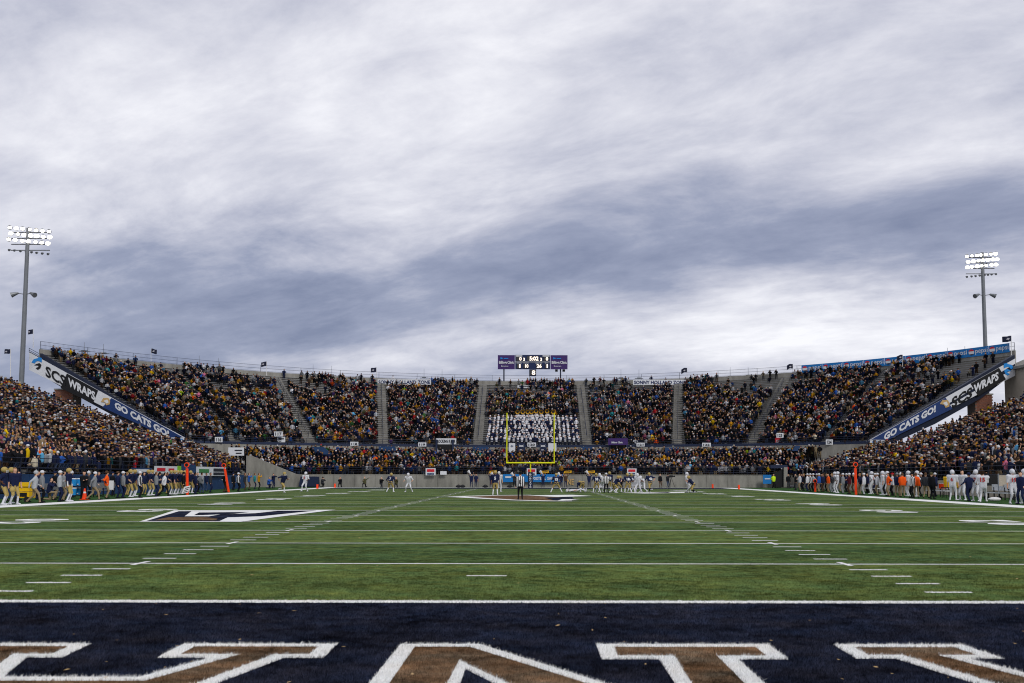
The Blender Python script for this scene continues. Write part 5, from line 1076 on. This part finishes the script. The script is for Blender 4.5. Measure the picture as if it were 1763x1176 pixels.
def gap_up(t, i, r):
    p = up_f(t).lerp(up_r(t), r)
    for k_, (tf, tr) in enumerate(AISLES):
        q_ = up_f(tf).lerp(up_r(tr), r)
        if (p-q_).length < (.98 if 0 < k_ < 7 else .62): return True
    u = proj((p.x, p.y, ZF+(ZR-ZF)*i/(NR-1)))[0]
    if 830 < u < 1004 and i <= 13: return True
    if i < 2 and (748 < u < 788 or 1045 < u < 1083): return True
    return False
hole = [(random.uniform(-.95, .95), random.uniform(.72, 1.0), random.uniform(.04, .09), random.uniform(.05, .12)) for _ in range(16)]+[(.155, .9, .05, .16), (-.62, .93, .1, .06), (.93, .8, .05, .2), (-.36, .97, .07, .05)]
def occ_up(t, i, r):
    o = .94 if r < .85 else .94-.25*(r-.85)/.15
    for ht, hr, wt, wr in hole:
        if ((t-ht)/wt)**2+((r-hr)/wr)**2 < 1: o *= .22
    if i == NR-1: o *= .85
    if i >= NR-4:
        p = up_f(t).lerp(up_r(t), r); u = proj((p.x, p.y, ZR))[0]
        if 648 < u < 744 or 1088 < u < 1184: o *= .3
    return o
fill_ruled(up_f, up_r, ZF, ZR, NR, 'upper', occ_up, lambda i: .5 if i < NR-2 else .9, gap_up)
fill_ruled(lo_f, lo_r, LZF, LZR, LN, 'lower', lambda t, i, r: .97, lambda i: .97, lambda t, i, r: False)
for t in np.linspace(-.9, .9, 110):          # people on the walkway before the upper wall
    if random.random() < .35: p = lo_r(t)+Vector((0, -.3, 0)); seat(p, LZR+.15, random.gauss(0, .3), False, 'lower', LN)
for sgn, rx, zf, X0, st in ((-1, lrx, SZ, LX, 'left'), (1, rrx, 1.3*YD, RX_, 'right')):
    for i in range(SN):
        x = sgn*(X0+.95*(i+.5)); d = 46.0; dmax = 113.6
        if st == 'right' and i < 11: dmax = 124.3-i*.35
        if st == 'left' and 0 < i < 10: dmax = 117.3
        while d < dmax:
            d += BS/YD*random.uniform(.88, 1.12); z = zf+RISE*i
            if abs((d-76) % 15-7) < .75 and i > 2: continue
            if random.random() > (.96 if st == 'left' else .92 if i < 20 else .86): continue
            if st == 'right' and i < 5 and d < 78 and random.random() < .35: continue
            p = R(x, d); pv = proj((p.x, p.y, z+1))
            if -120 < pv[0] < 1883: seat(p, z, -sgn*math.radians(-75-random.uniform(-15, 30))*1.0, random.random() > (.8 if st == 'left' else .65), st, i)
# concrete platform under the right corner crowd
for i in range(11):
    x = RX_+.95*i; a, b = R(x, 114.02), R(x+.95, 124.8-i*.35); MB().box((a.x, a.y, 0), (b.x, b.y, 1.3*YD+RISE*i-.002*i)).part('corner_step', CONC2, rst)
for i in range(1, 10):
    x = -(LX+.95*i); a, b = R(x-.95, 114.3), R(x, 117.8); MB().box((a.x, a.y, 0), (b.x, b.y, SZ+RISE*i-.002*i)).part('corner_step', CONC2, lst)
N_ = len(seats); SX = np.array([s[:4] for s in seats], float); pj = np.array([proj((s[0], s[1], s[2]+1))[:3] for s in seats])
inv = (pj[:, 0] > 3) & (pj[:, 0] < 1760)
order = [j for j in np.argsort(pj[:, 2]) if inv[j]][:165]; chosen = set(order)
tops = RNG.choice(len(TN), N_, p=TWt)
_g = np.sin(SX[:, 0]*.31+1)*np.sin(SX[:, 1]*.37)+.8*np.sin(SX[:, 0]*.83+SX[:, 2]*1.1+SX[:, 1]*.5); _rr = RNG.random(N_)
tops[(_g > .9) & (_rr < .12)] = TN.index('mustard'); tops[(_g < -.5) & (_rr < .45)] = TN.index('black'); tops[(np.abs(_g) < .25) & (_rr < .3)] = TN.index('navy'); hats = RNG.choice(len(HTN), N_, p=HTW); trs = RNG.integers(0, len(TRN), N_)
# the nearest ones as single people
bykey = {}
for j in order: bykey.setdefault((seats[j][5], seats[j][6]), []).append(j)
for (st, row), js in bykey.items():
    js.sort(key=lambda j: pj[j, 0])
    for k, j in enumerate(js):
        x, y, z, yaw, sit, _, _ = seats[j]; t_ = TN[tops[j]]; hk = random.choice(['cap', 'beanie', None, None]); hc_ = HTN[hats[j]]
        lb = f'spectator in {t_}'+(f' and {hc_} {hk}' if hk else '')+f', {ordinal(row+1)} row of {st} stand, {ordinal(k+1)} from left'
        person('sit' if sit else random.choice(['stand', 'fold', 'clap', 'hips', 'face']), Vector((x, y, z)), math.degrees(yaw), lb, t_, TRN[trs[j]], hat=hk, hatc=hc_, group='nearest spectators in the sideline stands', scale=random.uniform(.9, 1.04))
rest = np.array([j for j in range(N_) if j not in chosen]); VV, TT, CC = [], [], []; base = 0
keyv = [(int(bool(seats[j][4])), random.choice((0, 0, 1, 1, 2)), 4 if seats[j][5] == 'upper' else 6) for j in rest]
topc = np.array([LC[t] for t in TN]); trc = np.array([LC[t] for t in TRN]); hac = np.array([LC[t] for t in HTN]); skc = np.array(SKINS)
for key in set(keyv):
    js = rest[[i for i, kk in enumerate(keyv) if kk == key]]; v, f, rg = FIG[key]; n = len(js)
    s = RNG.uniform(.9, 1.06, n)[:, None, None]; c, sn = np.cos(SX[js, 3])[:, None], np.sin(SX[js, 3])[:, None]
    W_ = v[None]*s; X_ = W_[..., 0]*c-W_[..., 1]*sn+SX[js, 0][:, None]; Y_ = W_[..., 0]*sn+W_[..., 1]*c+SX[js, 1][:, None]; Z_ = W_[..., 2]+SX[js, 2][:, None]
    VV.append(np.stack([X_, Y_, Z_], 2).reshape(-1, 3)); TT.append((f[None]+(np.arange(n)*len(v))[:, None, None]).reshape(-1, 3)+base); base += n*len(v)
    jit = .15+.9*RNG.random((n, 1))**1.6; cols = np.stack([topc[tops[js]]*jit, trc[trs[js]]*jit, skc[RNG.choice(5, n, p=[.38, .32, .2, .06, .04])]*RNG.uniform(.35, .85, (n, 1)), hac[hats[js]]*RNG.uniform(.3, 1.0, (n, 1)), topc[tops[js]]*jit], 1)
    CC.append(cols[:, rg].reshape(-1, 3))
CC = np.concatenate(CC); CC = np.clip(np.concatenate([CC, np.ones((len(CC), 1))], 1), 0, 1)
CM = bpy.data.materials.new('crowd_clothing'); CM.use_nodes = True; _b = CM.node_tree.nodes['Principled BSDF']; _b.inputs['Roughness'].default_value = .9; _b.inputs['Specular IOR Level'].default_value = .05
_a = CM.node_tree.nodes.new('ShaderNodeAttribute'); _a.attribute_name = 'col'; CM.node_tree.links.new(_a.outputs['Color'], _b.inputs['Base Color'])
tag(link('crowd', trimesh('crowd', np.concatenate(VV), np.concatenate(TT), CC, CM)), 'dense crowd of spectators filling all the stands', 'crowd', kind='stuff')
BA = np.array(BAND); VV, TT, CC = [], [], []; base = 0
for key in ((0, 2, 6), (0, 1, 6), (0, 0, 6)):
    js = np.where(RNG.integers(0, 3, len(BA)) == key[1])[0] if False else np.arange(len(BA))[(2-key[1])::3]; v, f, rg = FIG[key]; n = len(js)
    c, sn = np.cos(BA[js, 3])[:, None], np.sin(BA[js, 3])[:, None]; W_ = v[None]*RNG.uniform(.93, 1.06, n)[:, None, None]
    VV.append(np.stack([W_[..., 0]*c-W_[..., 1]*sn+BA[js, 0][:, None], W_[..., 0]*sn+W_[..., 1]*c+BA[js, 1][:, None], W_[..., 2]+BA[js, 2][:, None]], 2).reshape(-1, 3))
    TT.append((f[None]+(np.arange(n)*len(v))[:, None, None]).reshape(-1, 3)+base); base += n*len(v)
    wh = np.where(RNG.random(n)[:, None] < .8, LC['white'], LC['navy']); nv = np.tile(LC['navy'], (n, 1)); cols = np.stack([wh, nv*.6, skc[RNG.integers(0, 3, n)], np.where(RNG.random(n)[:, None] < .97, LC['white'], LC['navy']), np.where(RNG.random(n)[:, None] < .05, LC['white'], LC['navy'])], 1)
    CC.append(cols[:, rg].reshape(-1, 3))
CC = np.concatenate(CC); CC = np.concatenate([CC, np.ones((len(CC), 1))], 1)
tag(link('marching_band', trimesh('marching_band', np.concatenate(VV), np.concatenate(TT), CC, CM)), 'marching band in white and navy uniforms massed in the lower middle section', 'band', kind='stuff')
